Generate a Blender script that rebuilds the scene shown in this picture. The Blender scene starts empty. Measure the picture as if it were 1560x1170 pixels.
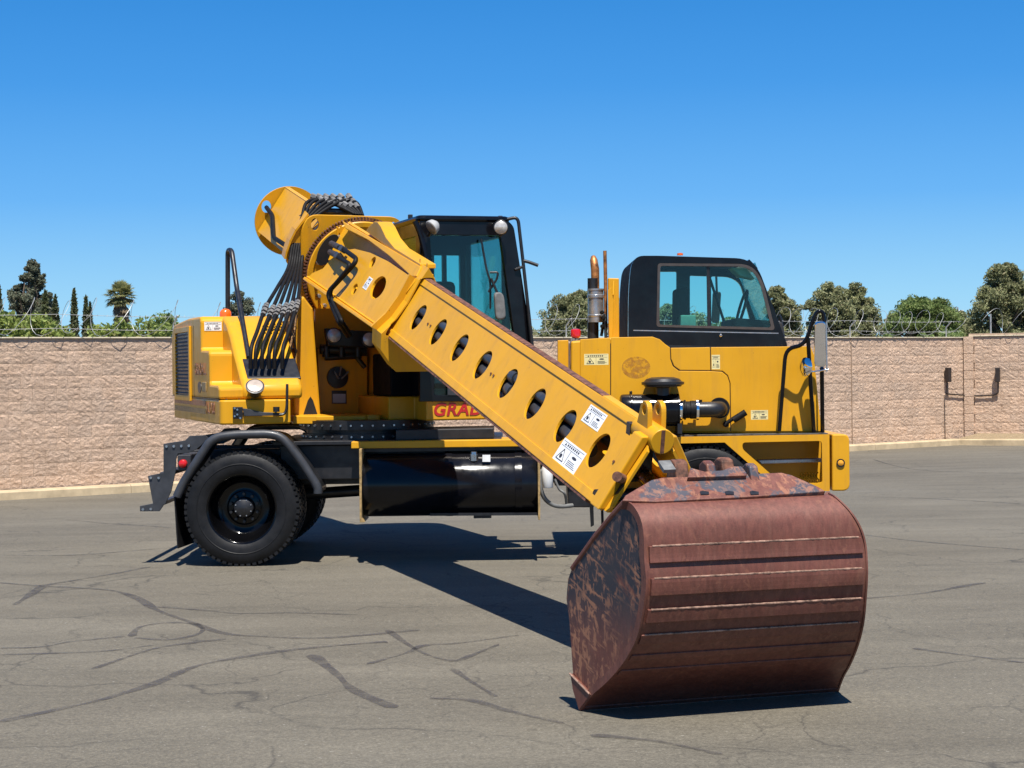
import bpy, bmesh, math, random
from mathutils import Vector, Matrix, geometry
random.seed(11)
sc = bpy.context.scene
R = math.radians
# ------------------------------------------------------------------ camera
F, H, ROLL = 2817.0, 1.765, 0.012          # focal length in photo pixels, eye height, roll
cam = bpy.data.objects.new('camera', bpy.data.cameras.new('camera'))
sc.collection.objects.link(cam); sc.camera = cam
cam.matrix_world = Matrix.Translation((0, 0, H)) @ Matrix.Rotation(R(90), 4, 'X') @ Matrix.Rotation(-ROLL, 4, 'Z')
cam.data.sensor_width = 36; cam.data.lens = 36 * F / 1560
cam.data.shift_y = -27 / 1560
cam.data.clip_end = 5000; cam.data.clip_start = .1
# ------------------------------------------------------------------ sky, sun, exposure
SUNV = Vector((0.07, -0.46, 1.0)).normalized()
w = bpy.data.worlds.new('World'); sc.world = w; w.use_nodes = True
nt = w.node_tree; bg = nt.nodes['Background']
sky = nt.nodes.new('ShaderNodeTexSky'); sky.sky_type = 'NISHITA'; sky.sun_disc = False
sky.sun_elevation = math.asin(SUNV.z); sky.sun_rotation = math.atan2(SUNV.x, SUNV.y)
sky.altitude = 300; sky.air_density = 1.0; sky.dust_density = 0.1; sky.ozone_density = 1.5
# clear, dry-air blue deepening with height all the way round; the physical sky is blended in
tc = nt.nodes.new('ShaderNodeTexCoord'); sx_ = nt.nodes.new('ShaderNodeSeparateXYZ'); nt.links.new(tc.outputs['Generated'], sx_.inputs[0])
gr = nt.nodes.new('ShaderNodeValToRGB'); nt.links.new(sx_.outputs['Z'], gr.inputs[0]); el = gr.color_ramp.elements
SKY = [(0.0, (2.9, 5.3, 6.9)), (.035, (2.05, 4.6, 6.8)), (.09, (.78, 3.1, 6.6)), (.15, (.26, 2.2, 5.8)), (.21, (.08, 1.68, 5.0)), (.5, (.06, 1.1, 3.7)), (1.0, (.05, .85, 3.0))]
while len(el) < len(SKY): el.new(.5)
for e_, (p_, c_) in zip(el, SKY): e_.position = p_; e_.color = c_ + (1,)
mxs = nt.nodes.new('ShaderNodeMix'); mxs.data_type = 'RGBA'; mxs.inputs[0].default_value = .92
nt.links.new(sky.outputs[0], mxs.inputs[6]); nt.links.new(gr.outputs[0], mxs.inputs[7]); nt.links.new(mxs.outputs[2], bg.inputs[0])
bg.inputs[1].default_value = 0.085
sun = bpy.data.objects.new('sun', bpy.data.lights.new('sun', 'SUN')); sc.collection.objects.link(sun)
sun.data.energy = 5.0; sun.data.angle = R(0.5); sun.data.color = (1, .955, .88)
sun.rotation_euler = SUNV.to_track_quat('Z', 'Y').to_euler(); sun.location = (-5, -10, 30)
sc.view_settings.view_transform = 'Standard'; sc.view_settings.look = 'None'
sc.view_settings.gamma = 1; sc.view_settings.use_curve_mapping = False
sc.view_settings.exposure = 0.72

# ------------------------------------------------------------------ geometry helpers
EYE = Vector((0, 0, H)); Z = Vector((0, 0, 1))
def ray(px, py):
    a = px - 780; b = py - 558
    return Vector(((a - ROLL * b) / F, 1, -(b + ROLL * a) / F))
def at(px, py, Y): return EYE + ray(px, py) * Y
def onp(px, py, P0, N):
    d = ray(px, py); return EYE + d * ((P0 - EYE).dot(N) / d.dot(N))
def rp(pts, r, k=4):
    """round the corners of a closed 2D polygon"""
    out = []; n_ = len(pts)
    for i in range(n_):
        p = Vector(pts[i][:2]); a = Vector(pts[i - 1][:2]); b = Vector(pts[(i + 1) % n_][:2])
        rr = pts[i][2] if len(pts[i]) > 2 else r
        d1 = min(rr, (a - p).length * .45); d2 = min(rr, (b - p).length * .45)
        if rr <= 0: out.append((p.x, p.y)); continue
        s = p + (a - p).normalized() * d1; e = p + (b - p).normalized() * d2
        for j in range(k + 1):
            t = j / k; q = s * (1 - t) ** 2 + p * 2 * t * (1 - t) + e * t * t; out.append((q.x, q.y))
    return out
def fil(pts, r, k=5):
    """fillet the inner corners of an open 3D polyline"""
    out = [pts[0]]
    for i in range(1, len(pts) - 1):
        p = pts[i]; a = pts[i - 1]; b = pts[i + 1]
        d1 = min(r, (a - p).length * .48); d2 = min(r, (b - p).length * .48)
        s = p + (a - p).normalized() * d1; e = p + (b - p).normalized() * d2
        for j in range(k + 1):
            t = j / k; out.append(s * (1 - t) ** 2 + p * 2 * t * (1 - t) + e * t * t)
    out.append(pts[-1]); return out
def spline(pts, k=6):
    out = []
    for i in range(len(pts) - 1):
        p0 = pts[max(i - 1, 0)]; p1 = pts[i]; p2 = pts[i + 1]; p3 = pts[min(i + 2, len(pts) - 1)]
        for j in range(k):
            t = j / k
            out.append(.5 * ((2 * p1) + (p2 - p0) * t + (2 * p0 - 5 * p1 + 4 * p2 - p3) * t * t + (3 * p1 - p0 - 3 * p2 + p3) * t ** 3))
    out.append(pts[-1]); return out
def basis(N):
    N = N.normalized(); a = Vector((1, 0, 0)) if abs(N.x) < .8 else Vector((0, 1, 0))
    u = N.cross(a).normalized(); return u, N.cross(u)

class MB:
    def __init__(s): s.v = []; s.f = []
    def add(s, v, f):
        o = len(s.v); s.v += [tuple(p) for p in v]; s.f += [tuple(i + o for i in q) for q in f]; return s
    def slab(s, pts, N, t):
        n_ = len(pts); b = [p - N * t for p in pts]
        return s.add(list(pts) + b, [tuple(range(n_)), tuple(range(2 * n_ - 1, n_ - 1, -1))] + [(i, i + n_, (i + 1) % n_ + n_, (i + 1) % n_) for i in range(n_)])
    def plate(s, pts, holes, N, t):
        N = N.normalized(); u, v = basis(N); o = pts[0]
        vs = []; es = []
        for lp in [pts] + holes:
            b = len(vs); vs += [Vector(((p - o).dot(u), (p - o).dot(v))) for p in lp]
            es += [(b + i, b + (i + 1) % len(lp)) for i in range(len(lp))]
        ov, oe, of, _, _, _ = geometry.delaunay_2d_cdt(vs, es, [], 1, 1e-6)
        hp = [[Vector(((p - o).dot(u), (p - o).dot(v))) for p in lp] for lp in holes]; op = vs[:len(pts)]
        def pin(c, lp):
            k = False
            for i in range(len(lp)):
                a, b = lp[i - 1], lp[i]
                if (a.y > c.y) != (b.y > c.y) and c.x < (b.x - a.x) * (c.y - a.y) / (b.y - a.y) + a.x: k = not k
            return k
        keep = []
        for q in of:
            c = sum((ov[i] for i in q), Vector((0, 0))) / len(q)
            if pin(c, op) and not any(pin(c, h) for h in hp): keep.append(q)
        of = keep
        fr = [o + u * q.x + v * q.y for q in ov]; m = len(fr)
        cnt = {}
        for q in of:
            for i in range(len(q)):
                a, b = q[i], q[(i + 1) % len(q)]; cnt.setdefault((min(a, b), max(a, b)), []).append((a, b))
        fs = [tuple(q) for q in of] + [tuple(i + m for i in reversed(q)) for q in of]
        for e in cnt.values():
            if len(e) == 1: a, b = e[0]; fs.append((b, a, a + m, b + m))
        return s.add(fr + [p - N * t for p in fr], fs)
    def box(s, c, x, y, z):
        c = Vector(c); x, y, z = Vector(x), Vector(y), Vector(z)
        v = [c + x * i + y * j + z * k for i in (-1, 1) for j in (-1, 1) for k in (-1, 1)]
        return s.add(v, [(0, 1, 3, 2), (4, 6, 7, 5), (0, 4, 5, 1), (2, 3, 7, 6), (0, 2, 6, 4), (1, 5, 7, 3)])
    def aabb(s, x0, x1, y0, y1, z0, z1):
        return s.box(((x0 + x1) / 2, (y0 + y1) / 2, (z0 + z1) / 2), ((x1 - x0) / 2, 0, 0), (0, (y1 - y0) / 2, 0), (0, 0, (z1 - z0) / 2))
    def tube(s, pts, r, n_=8, closed=False):
        pts = [Vector(p) for p in pts]; m = len(pts); vs = []; pu = None
        for i, p in enumerate(pts):
            d = (pts[(i + 1) % m] - pts[i - 1]) if closed else (pts[min(i + 1, m - 1)] - pts[max(i - 1, 0)])
            d.normalize()
            u = basis(d)[0] if pu is None else (pu - d * pu.dot(d)).normalized()
            pu = u; v = d.cross(u); rr = r[i] if isinstance(r, (list, tuple)) else r
            vs += [p + (u * math.cos(2 * math.pi * k / n_) + v * math.sin(2 * math.pi * k / n_)) * rr for k in range(n_)]
        fs = []
        for i in range(m if closed else m - 1):
            a = i * n_; b = ((i + 1) % m) * n_
            fs += [(a + k, a + (k + 1) % n_, b + (k + 1) % n_, b + k) for k in range(n_)]
        if not closed: fs += [tuple(range(n_ - 1, -1, -1)), tuple((m - 1) * n_ + k for k in range(n_))]
        return s.add(vs, fs)
    def cyl(s, p0, p1, r0, r1=None, n_=20):
        return s.tube([p0, p1], [r0, r0 if r1 is None else r1], n_)
    def lathe(s, o, ax, prof, n_=32, close=False, caps=True):
        ax = Vector(ax).normalized(); u, v = basis(ax); o = Vector(o); vs = []; m = len(prof)
        for (a, r_) in prof:
            vs += [o + ax * a + (u * math.cos(2 * math.pi * k / n_) + v * math.sin(2 * math.pi * k / n_)) * r_ for k in range(n_)]
        fs = []
        for i in range(m if close else m - 1):
            a = i * n_; b = ((i + 1) % m) * n_
            fs += [(a + k, a + (k + 1) % n_, b + (k + 1) % n_, b + k) for k in range(n_)]
        if not close and caps:
            if prof[0][1] > 1e-4: fs.append(tuple(range(n_ - 1, -1, -1)))
            if prof[-1][1] > 1e-4: fs.append(tuple((m - 1) * n_ + k for k in range(n_)))
        return s.add(vs, fs)
    def ell(s, c, N, u, ru, rv, t, n_=24):
        N = N.normalized(); u = (u - N * u.dot(N)).normalized(); v = N.cross(u)
        return s.slab([c + u * ru * math.cos(2 * math.pi * k / n_) + v * rv * math.sin(2 * math.pi * k / n_) for k in range(n_)], N, t)

COL = sc.collection
def obj(name, mb, mat, parent=None, smooth=None, bevel=0, label=None, kind=None, recalc=True):
    me = bpy.data.meshes.new(name); me.from_pydata(mb.v, [], mb.f)
    if recalc:
        bm = bmesh.new(); bm.from_mesh(me); bmesh.ops.recalc_face_normals(bm, faces=bm.faces); bm.to_mesh(me); bm.free()
    me.validate()
    if smooth is not None:
        me.shade_smooth(); me.set_sharp_from_angle(angle=R(smooth))
    o = bpy.data.objects.new(name, me); COL.objects.link(o)
    if mat: me.materials.append(mat)
    if bevel:
        b = o.modifiers.new('bevel', 'BEVEL'); b.width = bevel; b.segments = 2; b.limit_method = 'ANGLE'; b.angle_limit = R(40)
    if parent is not None:
        o.parent = parent
        o.matrix_parent_inverse = Matrix.Translation(-parent.location)
    if label: o['label'] = label
    if kind: o['kind'] = kind
    return o
def tag(o, label, cat, group=None):
    o['label'] = label; o['category'] = cat
    if group: o['group'] = group
    return o
def empty(name, loc, label, cat, group=None):
    e = bpy.data.objects.new(name, None); COL.objects.link(e); e.location = loc; e.empty_display_size = .2
    return tag(e, label, cat, group)
def text(name, s, size, O_, X_, Y_, mat, parent, ext=.002, off=0., shear=0.):
    cu = bpy.data.curves.new(name, 'FONT'); cu.body = s; cu.size = size; cu.extrude = ext; cu.offset = off; cu.shear = shear; cu.space_character = 1.08
    t = bpy.data.objects.new(name, cu); COL.objects.link(t)
    dg = bpy.context.evaluated_depsgraph_get(); me = bpy.data.meshes.new_from_object(t.evaluated_get(dg))
    bpy.data.objects.remove(t)
    X_ = X_.normalized(); Y_ = Y_.normalized(); Nn = X_.cross(Y_)
    M = Matrix.Translation(O_) @ Matrix((X_, Y_, Nn)).transposed().to_4x4()
    me.transform(M); me.materials.clear(); me.materials.append(mat)
    o = bpy.data.objects.new(name, me); COL.objects.link(o); o.parent = parent
    o.matrix_parent_inverse = Matrix.Translation(-parent.location)
    return o

# ------------------------------------------------------------------ materials
class NT:
    def __init__(s, name):
        s.m = bpy.data.materials.new(name); s.m.use_nodes = True; s.t = s.m.node_tree
        s.b = s.t.nodes['Principled BSDF']; s.out = s.t.nodes['Material Output']
        s.co = s.t.nodes.new('ShaderNodeTexCoord').outputs['Object']
    def n(s, typ, **kw):
        q = s.t.nodes.new('ShaderNode' + typ)
        for k, v in kw.items(): setattr(q, k, v)
        return q
    def link(s, a, b): s.t.links.new(a, b)
    def noise(s, scale, detail=4, rough=.6, vec=None, dist=0, scl=None):
        q = s.n('TexNoise'); q.inputs['Scale'].default_value = scale; q.inputs['Detail'].default_value = detail
        q.inputs['Roughness'].default_value = rough; q.inputs['Distortion'].default_value = dist
        v = vec or s.co
        if scl:
            mp = s.n('Mapping'); mp.inputs['Scale'].default_value = scl; s.link(v, mp.inputs[0]); v = mp.outputs[0]
        s.link(v, q.inputs['Vector']); return q.outputs['Fac']
    def ramp(s, fac, stops):
        q = s.n('ValToRGB'); e = q.color_ramp.elements
        while len(e) < len(stops): e.new(.5)
        for i, (p, c) in enumerate(stops):
            e[i].position = p; e[i].color = (c if isinstance(c, (tuple, list)) else (c, c, c)) + ((1,) if not isinstance(c, (tuple, list)) or len(c) == 3 else ())
        s.link(fac, q.inputs[0]); return q.outputs[0]
    def mix(s, fac, a, b, bt='MIX'):
        q = s.n('Mix', data_type='RGBA', blend_type=bt)
        for i, x in ((0, fac), (6, a), (7, b)):
            if hasattr(x, 'node'): s.link(x, q.inputs[i])
            else: q.inputs[i].default_value = x if i == 0 else tuple(x) + (1,)
        return q.outputs[2]
    def bump(s, h, strength=.5, dist=.01, prev=None):
        q = s.n('Bump'); q.inputs['Strength'].default_value = strength; q.inputs['Distance'].default_value = dist
        s.link(h, q.inputs['Height'])
        if prev: s.link(prev, q.inputs['Normal'])
        s.link(q.outputs[0], s.b.inputs['Normal']); return q.outputs[0]
    def set(s, col=None, rough=None, metal=0, coat=0, spec=None):
        if col is not None:
            if hasattr(col, 'node'): s.link(col, s.b.inputs['Base Color'])
            else: s.b.inputs['Base Color'].default_value = tuple(col) + (1,)
        if rough is not None:
            if hasattr(rough, 'node'): s.link(rough, s.b.inputs['Roughness'])
            else: s.b.inputs['Roughness'].default_value = rough
        s.b.inputs['Metallic'].default_value = metal; s.b.inputs['Coat Weight'].default_value = coat
        s.b.inputs['Coat Roughness'].default_value = .08
        if spec is not None: s.b.inputs['Specular IOR Level'].default_value = spec
        return s.m
def simple(name, col, rough=.5, metal=0, coat=0, var=.12, scale=6, bump=0, bscale=60):
    k = NT(name); f = k.noise(scale, 5, .65)
    c2 = tuple(max(0, x * (1 - var * 2)) for x in col); c1 = tuple(min(1, x * (1 + var)) for x in col)
    m = k.set(k.ramp(f, [(.3, c2), (.7, c1)]), k.ramp(k.noise(scale * 2.3, 4), [(.3, max(0, rough - .08)), (.7, min(1, rough + .1))]), metal, coat)
    if bump: k.bump(k.noise(bscale, 4), bump, .004)
    return m
def yellow_paint():
    k = NT('yellow_paint')
    c = k.ramp(k.noise(1.3, 4), [(.3, (.57, .275, .008)), (.7, (.65, .32, .012))])
    # rain streaks and grime specks
    st = k.ramp(k.noise(9, 6, .7, scl=(1, 1, .12)), [(.5, 0.), (.75, .5)])
    c = k.mix(st, c, (.40, .20, .035))
    sp = k.ramp(k.noise(38, 3, .5), [(.725, 0.), (.77, .65)])
    c = k.mix(sp, c, (.16, .07, .02))
    m = k.set(c, k.ramp(k.noise(5, 5), [(.3, .32), (.7, .48)]), 0, .05, .3)
    k.bump(k.noise(3.5, 2), .25, .01, k.bump(k.noise(70, 3), .04, .002)); return m
YEL = yellow_paint()
BLK = simple('black_gloss_paint', (.006, .006, .008), .16, 0, .0, .3, 3); BLK.node_tree.nodes['Principled BSDF'].inputs['Specular IOR Level'].default_value = .3
BLM = simple('black_satin_metal', (.013, .013, .015), .42, 0, .1, .3, 8)
DRK = simple('dark_grey_paint', (.035, .037, .043), .45, 0, .05, .25, 6)
RUB = simple('tyre_rubber', (.0075, .0075, .0085), .55, 0, 0, .35, 9, .2, 90); RUB.node_tree.nodes['Principled BSDF'].inputs['Specular IOR Level'].default_value = .3
HOS = simple('hose_rubber', (.007, .0065, .007), .6, 0, 0, .3, 20); HOS.node_tree.nodes['Principled BSDF'].inputs['Specular IOR Level'].default_value = .2
FITM = simple('zinc_fitting', (.22, .21, .195), .5, .3, 0, .2, 14)
STL = simple('bright_steel', (.55, .55, .56), .28, 1, 0, .15, 12)
CHR = simple('chrome', (.85, .85, .87), .06, 1, 0, .05, 6)
GRY = simple('grey_plastic', (.16, .16, .155), .55, 0, 0, .2, 20)
SIL = simple('silver_paint', (.42, .43, .45), .3, .7, .1, .15, 9)
WHT = simple('white_plastic', (.75, .75, .74), .45, 0, 0, .06, 8)
INK = simple('print_ink', (.03, .03, .04), .6, 0, 0, .1, 8)
REDL = simple('red_lens', (.55, .012, .012), .2, 0, .6, .1, 12)
REDP = simple('red_lettering', (.42, .012, .012), .4, 0, .2, .15, 10)
FRED = simple('faded_red_stripe', (.32, .10, .025), .45, 0, .1, .3, 14)
FOLV = simple('faded_olive_stripe', (.17, .11, .018), .45, 0, .1, .3, 14)
ORG = simple('orange_lens', (.8, .13, .008), .25, 0, .5, .1, 12)
AMB = simple('amber_lens', (.75, .32, .02), .2, 0, .5, .1, 12)
LENS = simple('lamp_lens', (.55, .52, .48), .18, .2, .8, .15, 40, .4, 120)
SEAT = simple('seat_fabric', (.02, .02, .022), .85, 0, 0, .3, 20)
DECK = simple('deck_plate', (.06, .058, .055), .6, .1, 0, .4, 15, .3, 80)
RUSTP = simple('rusty_steel', (.17, .07, .04), .7, .15, 0, .45, 22, .4, 60)
TANW = simple('tan_edge_paint', (.38, .25, .1), .55, 0, 0, .3, 20)
EXH = simple('heat_stained_pipe', (.42, .17, .05), .45, .45, 0, .4, 18)
def bucket_mat(name, dark, scratch, patch=(.022, .027, .036), thr=.60, psc=1.6):
    k = NT(name)
    base = k.ramp(k.noise(2.2, 6, .65), [(.3, (.12, .040, .026)), (.52, (.155, .053, .036)), (.75, (.185, .067, .047))])
    fine = k.ramp(k.noise(40, 6, .75, scl=(1, 1, .35)), [(.35, .62), (.7, 1.25)])
    c = k.mix(.8, base, fine, 'MULTIPLY')
    st = k.ramp(k.noise(16, 5, .7, scl=(1, 1, .06)), [(.52, 0.), (.75, .32)])
    c = k.mix(st, c, (.23, .115, .078))
    ptch = k.ramp(k.noise(psc, 6, .65, dist=.6), [(dark, 0.), (dark + .05, .92)])
    sz_ = k.n('SeparateXYZ'); k.link(k.co, sz_.inputs[0]); hm = k.ramp(sz_.outputs['Z'], [(.36, 0.), (.62, 1.)])   # wear only where spoil rubs, high on the plates
    c = k.mix(k.mix(1., ptch, hm, 'MULTIPLY'), c, patch)
    msk = k.ramp(k.noise(2.6, 4), [(.36, 0.), (.56, 1.)])
    for rot, sc_l, off in (((.0, .5, .3), (26, 26, 2.6), 0), ((.2, -.35, -.4), (30, 30, 3.4), 3), ((1.1, .3, .2), (34, 34, 4.5), 7)):
        mp = k.n('Mapping'); mp.inputs['Rotation'].default_value = rot; mp.inputs['Location'].default_value = (off, off, off); k.link(k.co, mp.inputs[0])
        mp2 = k.n('Mapping'); mp2.inputs['Scale'].default_value = sc_l; k.link(mp.outputs[0], mp2.inputs[0])
        s_ = k.ramp(k.noise(1, 3, .6, vec=mp2.outputs[0], dist=.35), [(thr, 0.), (thr + .06, scratch)])
        c = k.mix(k.mix(1., s_, msk, 'MULTIPLY'), c, (.36, .16, .085))
    chips = k.ramp(k.noise(55, 2, .5), [(.78, 0.), (.82, .7)])
    c = k.mix(chips, c, (.38, .21, .15))
    m = k.set(c, k.ramp(k.noise(8, 5), [(.3, .42), (.7, .68)]), .1)
    b = k.bump(k.noise(120, 5, .7), .25, .003); return m
BUCK = bucket_mat('bucket_paint', .80, .16)
BUCKS = bucket_mat('bucket_side_paint', .45, .85, thr=.565, psc=2.2)
BUCKT = bucket_mat('bucket_top_paint', .49, .5, (.05, .055, .07), .56, 6)
EDGE = simple('worn_bright_edge', (.36, .22, .16), .5, .3, 0, .4, 30, .3, 90)
def glass(name, tint, refl=.07):
    k = NT(name); t = k.t
    tr = k.n('BsdfTransparent'); tr.inputs[0].default_value = tint + (1,)
    gl = k.n('BsdfGlossy'); gl.inputs['Roughness'].default_value = .01
    mx = k.n('MixShader'); fr = k.n('LayerWeight'); fr.inputs[0].default_value = .25
    mt = k.n('Math', operation='MULTIPLY_ADD'); mt.inputs[1].default_value = .6; mt.inputs[2].default_value = refl
    k.link(fr.outputs['Fresnel'], mt.inputs[0]); k.link(mt.outputs[0], mx.inputs[0])
    k.link(tr.outputs[0], mx.inputs[1]); k.link(gl.outputs[0], mx.inputs[2]); k.link(mx.outputs[0], k.out.inputs[0])
    return k.m
GLS = glass('tinted_glass', (.62, .89, .88), .025)

# ------------------------------------------------------------------ SETTING: ground, wall, kerb
WL = Vector((-8.2, 29.7, 0)); WR = Vector((10.8, 44.0, 0))
WD = (WR - WL).normalized(); WN = Vector((WD.y, -WD.x, 0))      # along the wall, out of the wall towards the yard
def gz(x, y):
    d = (Vector((x, y, 0)) - WL).dot(WN); t = min(max((d - .3) / 11.5, 0), 1); t = t * t * (3 - 2 * t)
    along = min(max((Vector((x, y, 0)) - WL).dot(WD) / 23.8, 0), 1)
    return -(.265 - .06 * along) * (1 - t)
def onground(px, py):
    P = onp(px, py, Vector((0, 0, 0)), Z)
    for _ in range(8): P = onp(px, py, Vector((0, 0, gz(P.x, P.y))), Z)
    return P
def asphalt():
    k = NT('asphalt')
    big = k.ramp(k.noise(.22, 5, .6), [(.3, (.110, .096, .072)), (.55, (.131, .116, .088)), (.75, (.143, .129, .102))])
    streak = k.ramp(k.noise(.9, 6, .7, scl=(.35, 1.6, 1), dist=.4), [(.3, .80), (.7, 1.12)])
    c = k.mix(1., big, streak, 'MULTIPLY')
    md = k.ramp(k.noise(20, 4, .75), [(.3, .80), (.7, 1.22)]); c = k.mix(1., c, md, 'MULTIPLY')
    gr = k.ramp(k.noise(60, 6, .85), [(.25, .42), (.5, 1.), (.7, 1.75)])
    c = k.mix(.95, c, gr, 'MULTIPLY')
    st = k.ramp(k.noise(30, 2, .5), [(.70, 0.), (.74, .6)])
    c = k.mix(st, c, (.30, .28, .24))
    # hairline cracks
    dv = k.n('TexNoise'); dv.inputs['Scale'].default_value = 1.6; dv.inputs['Detail'].default_value = 6; k.link(k.co, dv.inputs['Vector'])
    va = k.n('VectorMath', operation='MULTIPLY_ADD'); va.inputs[1].default_value = (.9, .9, 0); k.link(dv.outputs['Color'], va.inputs[0]); k.link(k.co, va.inputs[2])
    for s_, wd, amt in ((.42, .0065, .6), (1.1, .010, .42), (2.6, .014, .28)):
        vo = k.n('TexVoronoi', feature='DISTANCE_TO_EDGE'); vo.inputs['Scale'].default_value = s_; k.link(va.outputs[0], vo.inputs['Vector'])
        cr = k.ramp(vo.outputs['Distance'], [(0., amt), (wd, 0.)])
        mk = k.ramp(k.noise(.5 if s_ < 1 else .35, 3), [(.40, 0.), (.52, 1.)])
        cc = k.mix(1., cr, mk, 'MULTIPLY'); c = k.mix(cc, c, (.028, .026, .024))
    # faint tyre dust and oil blots
    ob = k.ramp(k.noise(2.6, 4, .55), [(.70, 0.), (.80, .45)]); c = k.mix(ob, c, (.05, .048, .05))
    m = k.set(c, k.ramp(k.noise(20, 4), [(.3, .75), (.7, .95)]), 0, 0, .3)
    k.bump(k.noise(130, 5, .75), .55, .006); return m
ASP = asphalt()
mb = MB(); ys = [-60, -8, 0, 3, 6, 9, 11, 12, 13, 14, 15.2]
ds = [-900, -300, -60, -12, -.4, .3] + [.3 + i * .8 for i in range(1, 16)] + [13.5, 18, 24, 34, 60, 200]
ss = [-900, -200, -60, -20, -6, 0, 6, 12, 18, 23.8, 30, 40, 80, 200, 900]
for d in ds:
    for s_ in ss:
        p = WL + WD * s_ + WN * d; mb.v.append((p.x, p.y, gz(p.x, p.y)))
for i in range(len(ds) - 1):
    for j in range(len(ss) - 1):
        a = i * len(ss) + j; mb.f.append((a, a + 1, a + 1 + len(ss), a + len(ss)))
ground = obj('asphalt_ground', mb, ASP, smooth=60); ground['kind'] = 'structure'
# crack sealer bands trailed over the asphalt
k = NT('crack_sealer'); c = k.ramp(k.noise(5, 5), [(.3, (.050, .043, .043)), (.7, (.080, .072, .068))]); k.set(c, .7)
tr = k.n('BsdfTransparent'); mx = k.n('MixShader'); k.link(k.ramp(k.noise(6, 7, .8), [(.34, .05), (.62, .66)]), mx.inputs[0])
k.link(tr.outputs[0], mx.inputs[1]); k.link(k.b.outputs[0], mx.inputs[2]); k.link(mx.outputs[0], k.out.inputs[0])
SEAL = k.m
seal = [([(0, 1100), (80, 1083), (160, 1065), (240, 1040), (300, 1015), (380, 1000), (450, 990), (560, 980), (590, 978)], 13),
        ([(0, 888), (60, 893), (100, 895), (170, 900), (210, 912), (240, 930), (290, 948), (340, 965), (400, 970), (500, 972), (640, 960)], 10),
        ([(60, 893), (110, 885), (170, 875), (228, 864)], 7), ([(22, 922), (44, 908), (64, 894)], 10),
        ([(475, 998), (510, 1025), (540, 1052), (602, 1079)], 14), ([(0, 988), (60, 986), (110, 978), (190, 970)], 7),
        ([(0, 998), (150, 993), (235, 983)], 7), ([(140, 1020), (230, 990), (290, 980), (345, 974)], 9),
        ([(200, 970), (215, 955), (260, 949), (300, 952), (306, 964), (260, 975), (205, 972)], 8),
        ([(240, 925), (310, 930), (365, 935), (450, 934), (545, 937)], 6),
        ([(560, 1012), (620, 995), (645, 984), (700, 980), (790, 968)], 9), ([(590, 960), (640, 993), (690, 1007), (720, 998), (760, 982)], 8),
        ([(655, 1064), (720, 1068), (780, 1085), (860, 1103)], 11), ([(690, 1020), (720, 1040), (756, 1062)], 8),
        ([(1316, 912), (1400, 905), (1470, 893), (1500, 888)], 9), ([(1315, 815), (1400, 825), (1560, 838)], 5),
        ([(1310, 757), (1420, 760), (1560, 768)], 4), ([(900, 1120), (1000, 1130), (1100, 1150)], 14), ([(1390, 988), (1480, 1000), (1560, 1010)], 8),
        ([(0, 846), (110, 846), (220, 838), (270, 834)], 5), ([(100, 792), (170, 798), (260, 804)], 4), ([(1330, 700), (1400, 716), (1560, 722)], 3.5)]
mb = MB()
for pts, wpx in seal:
    pl = spline([onground(*p) for p in pts], 8); m_ = len(pl); o_ = len(mb.v)
    for i, p in enumerate(pl):
        t = (pl[min(i + 1, m_ - 1)] - pl[max(i - 1, 0)]).normalized(); nn = Vector((-t.y, t.x, 0))
        wd = wpx * p.y / F * .62 * (1 + .35 * math.sin(i * .31 + wpx) + .12 * math.sin(i * .9)) * (.3 if i in (0, m_ - 1) else 1)
        p = Vector((p.x, p.y, gz(p.x, p.y) + .004))
        mb.v += [tuple(p + nn * wd), tuple(p - nn * wd)]
    mb.f += [(o_ + 2 * i, o_ + 2 * i + 1, o_ + 2 * i + 3, o_ + 2 * i + 2) for i in range(m_ - 1)]
obj('crack_sealer', mb, SEAL, ground, kind='stuff')

CONC = simple('kerb_concrete', (.47, .365, .225), .85, 0, 0, .16, 3, .4, 70)
def stone_mat():
    k = NT('split_face_block')
    oi = k.n('ObjectInfo'); k.co = k.n('NewGeometry').outputs['Position']
    c = k.ramp(k.noise(3.5, 6, .7), [(.25, (.51, .36, .255)), (.5, (.61, .44, .32)), (.75, (.67, .50, .375))])
    f2 = k.ramp(k.noise(48, 5, .8), [(.3, .72), (.7, 1.2)]); c = k.mix(.8, c, f2, 'MULTIPLY')
    rv = k.ramp(oi.outputs['Random'], [(0., (.90, .90, .90)), (1., (1.08, 1.05, 1.02))]); c = k.mix(1., c, rv, 'MULTIPLY')
    m = k.set(c, .92, 0, 0, .2)
    b = k.bump(k.noise(17, 8, .74, dist=.25), 1., .05); k.bump(k.noise(70, 4, .7), .4, .008, b); return m
STONE = stone_mat()
MORT = simple('mortar', (.46, .34, .24), .95, 0, 0, .15, 6)
CAPM = simple('wall_cap', (.62, .53, .38), .9, 0, 0, .12, 5, .3, 50)
BH, BW, Z0 = .2032, .4064, -.13
wall = empty('block_wall', WL + Vector((0, 0, -.26)), 'long tan split-face block wall running behind the yellow excavator', 'wall')
S0, S1 = -6.6, 23.75
def wp(s_, d, z_): return WL + WD * s_ + WN * d + Z * z_
mb = MB(); mb.box(wp((S0 + S1) / 2, -.11, Z0 + 6 * BH - .1), WD * (S1 - S0) / 2, WN * .10, Z * (6 * BH + .1)); obj('wall_core', mb, MORT, wall)
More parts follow.
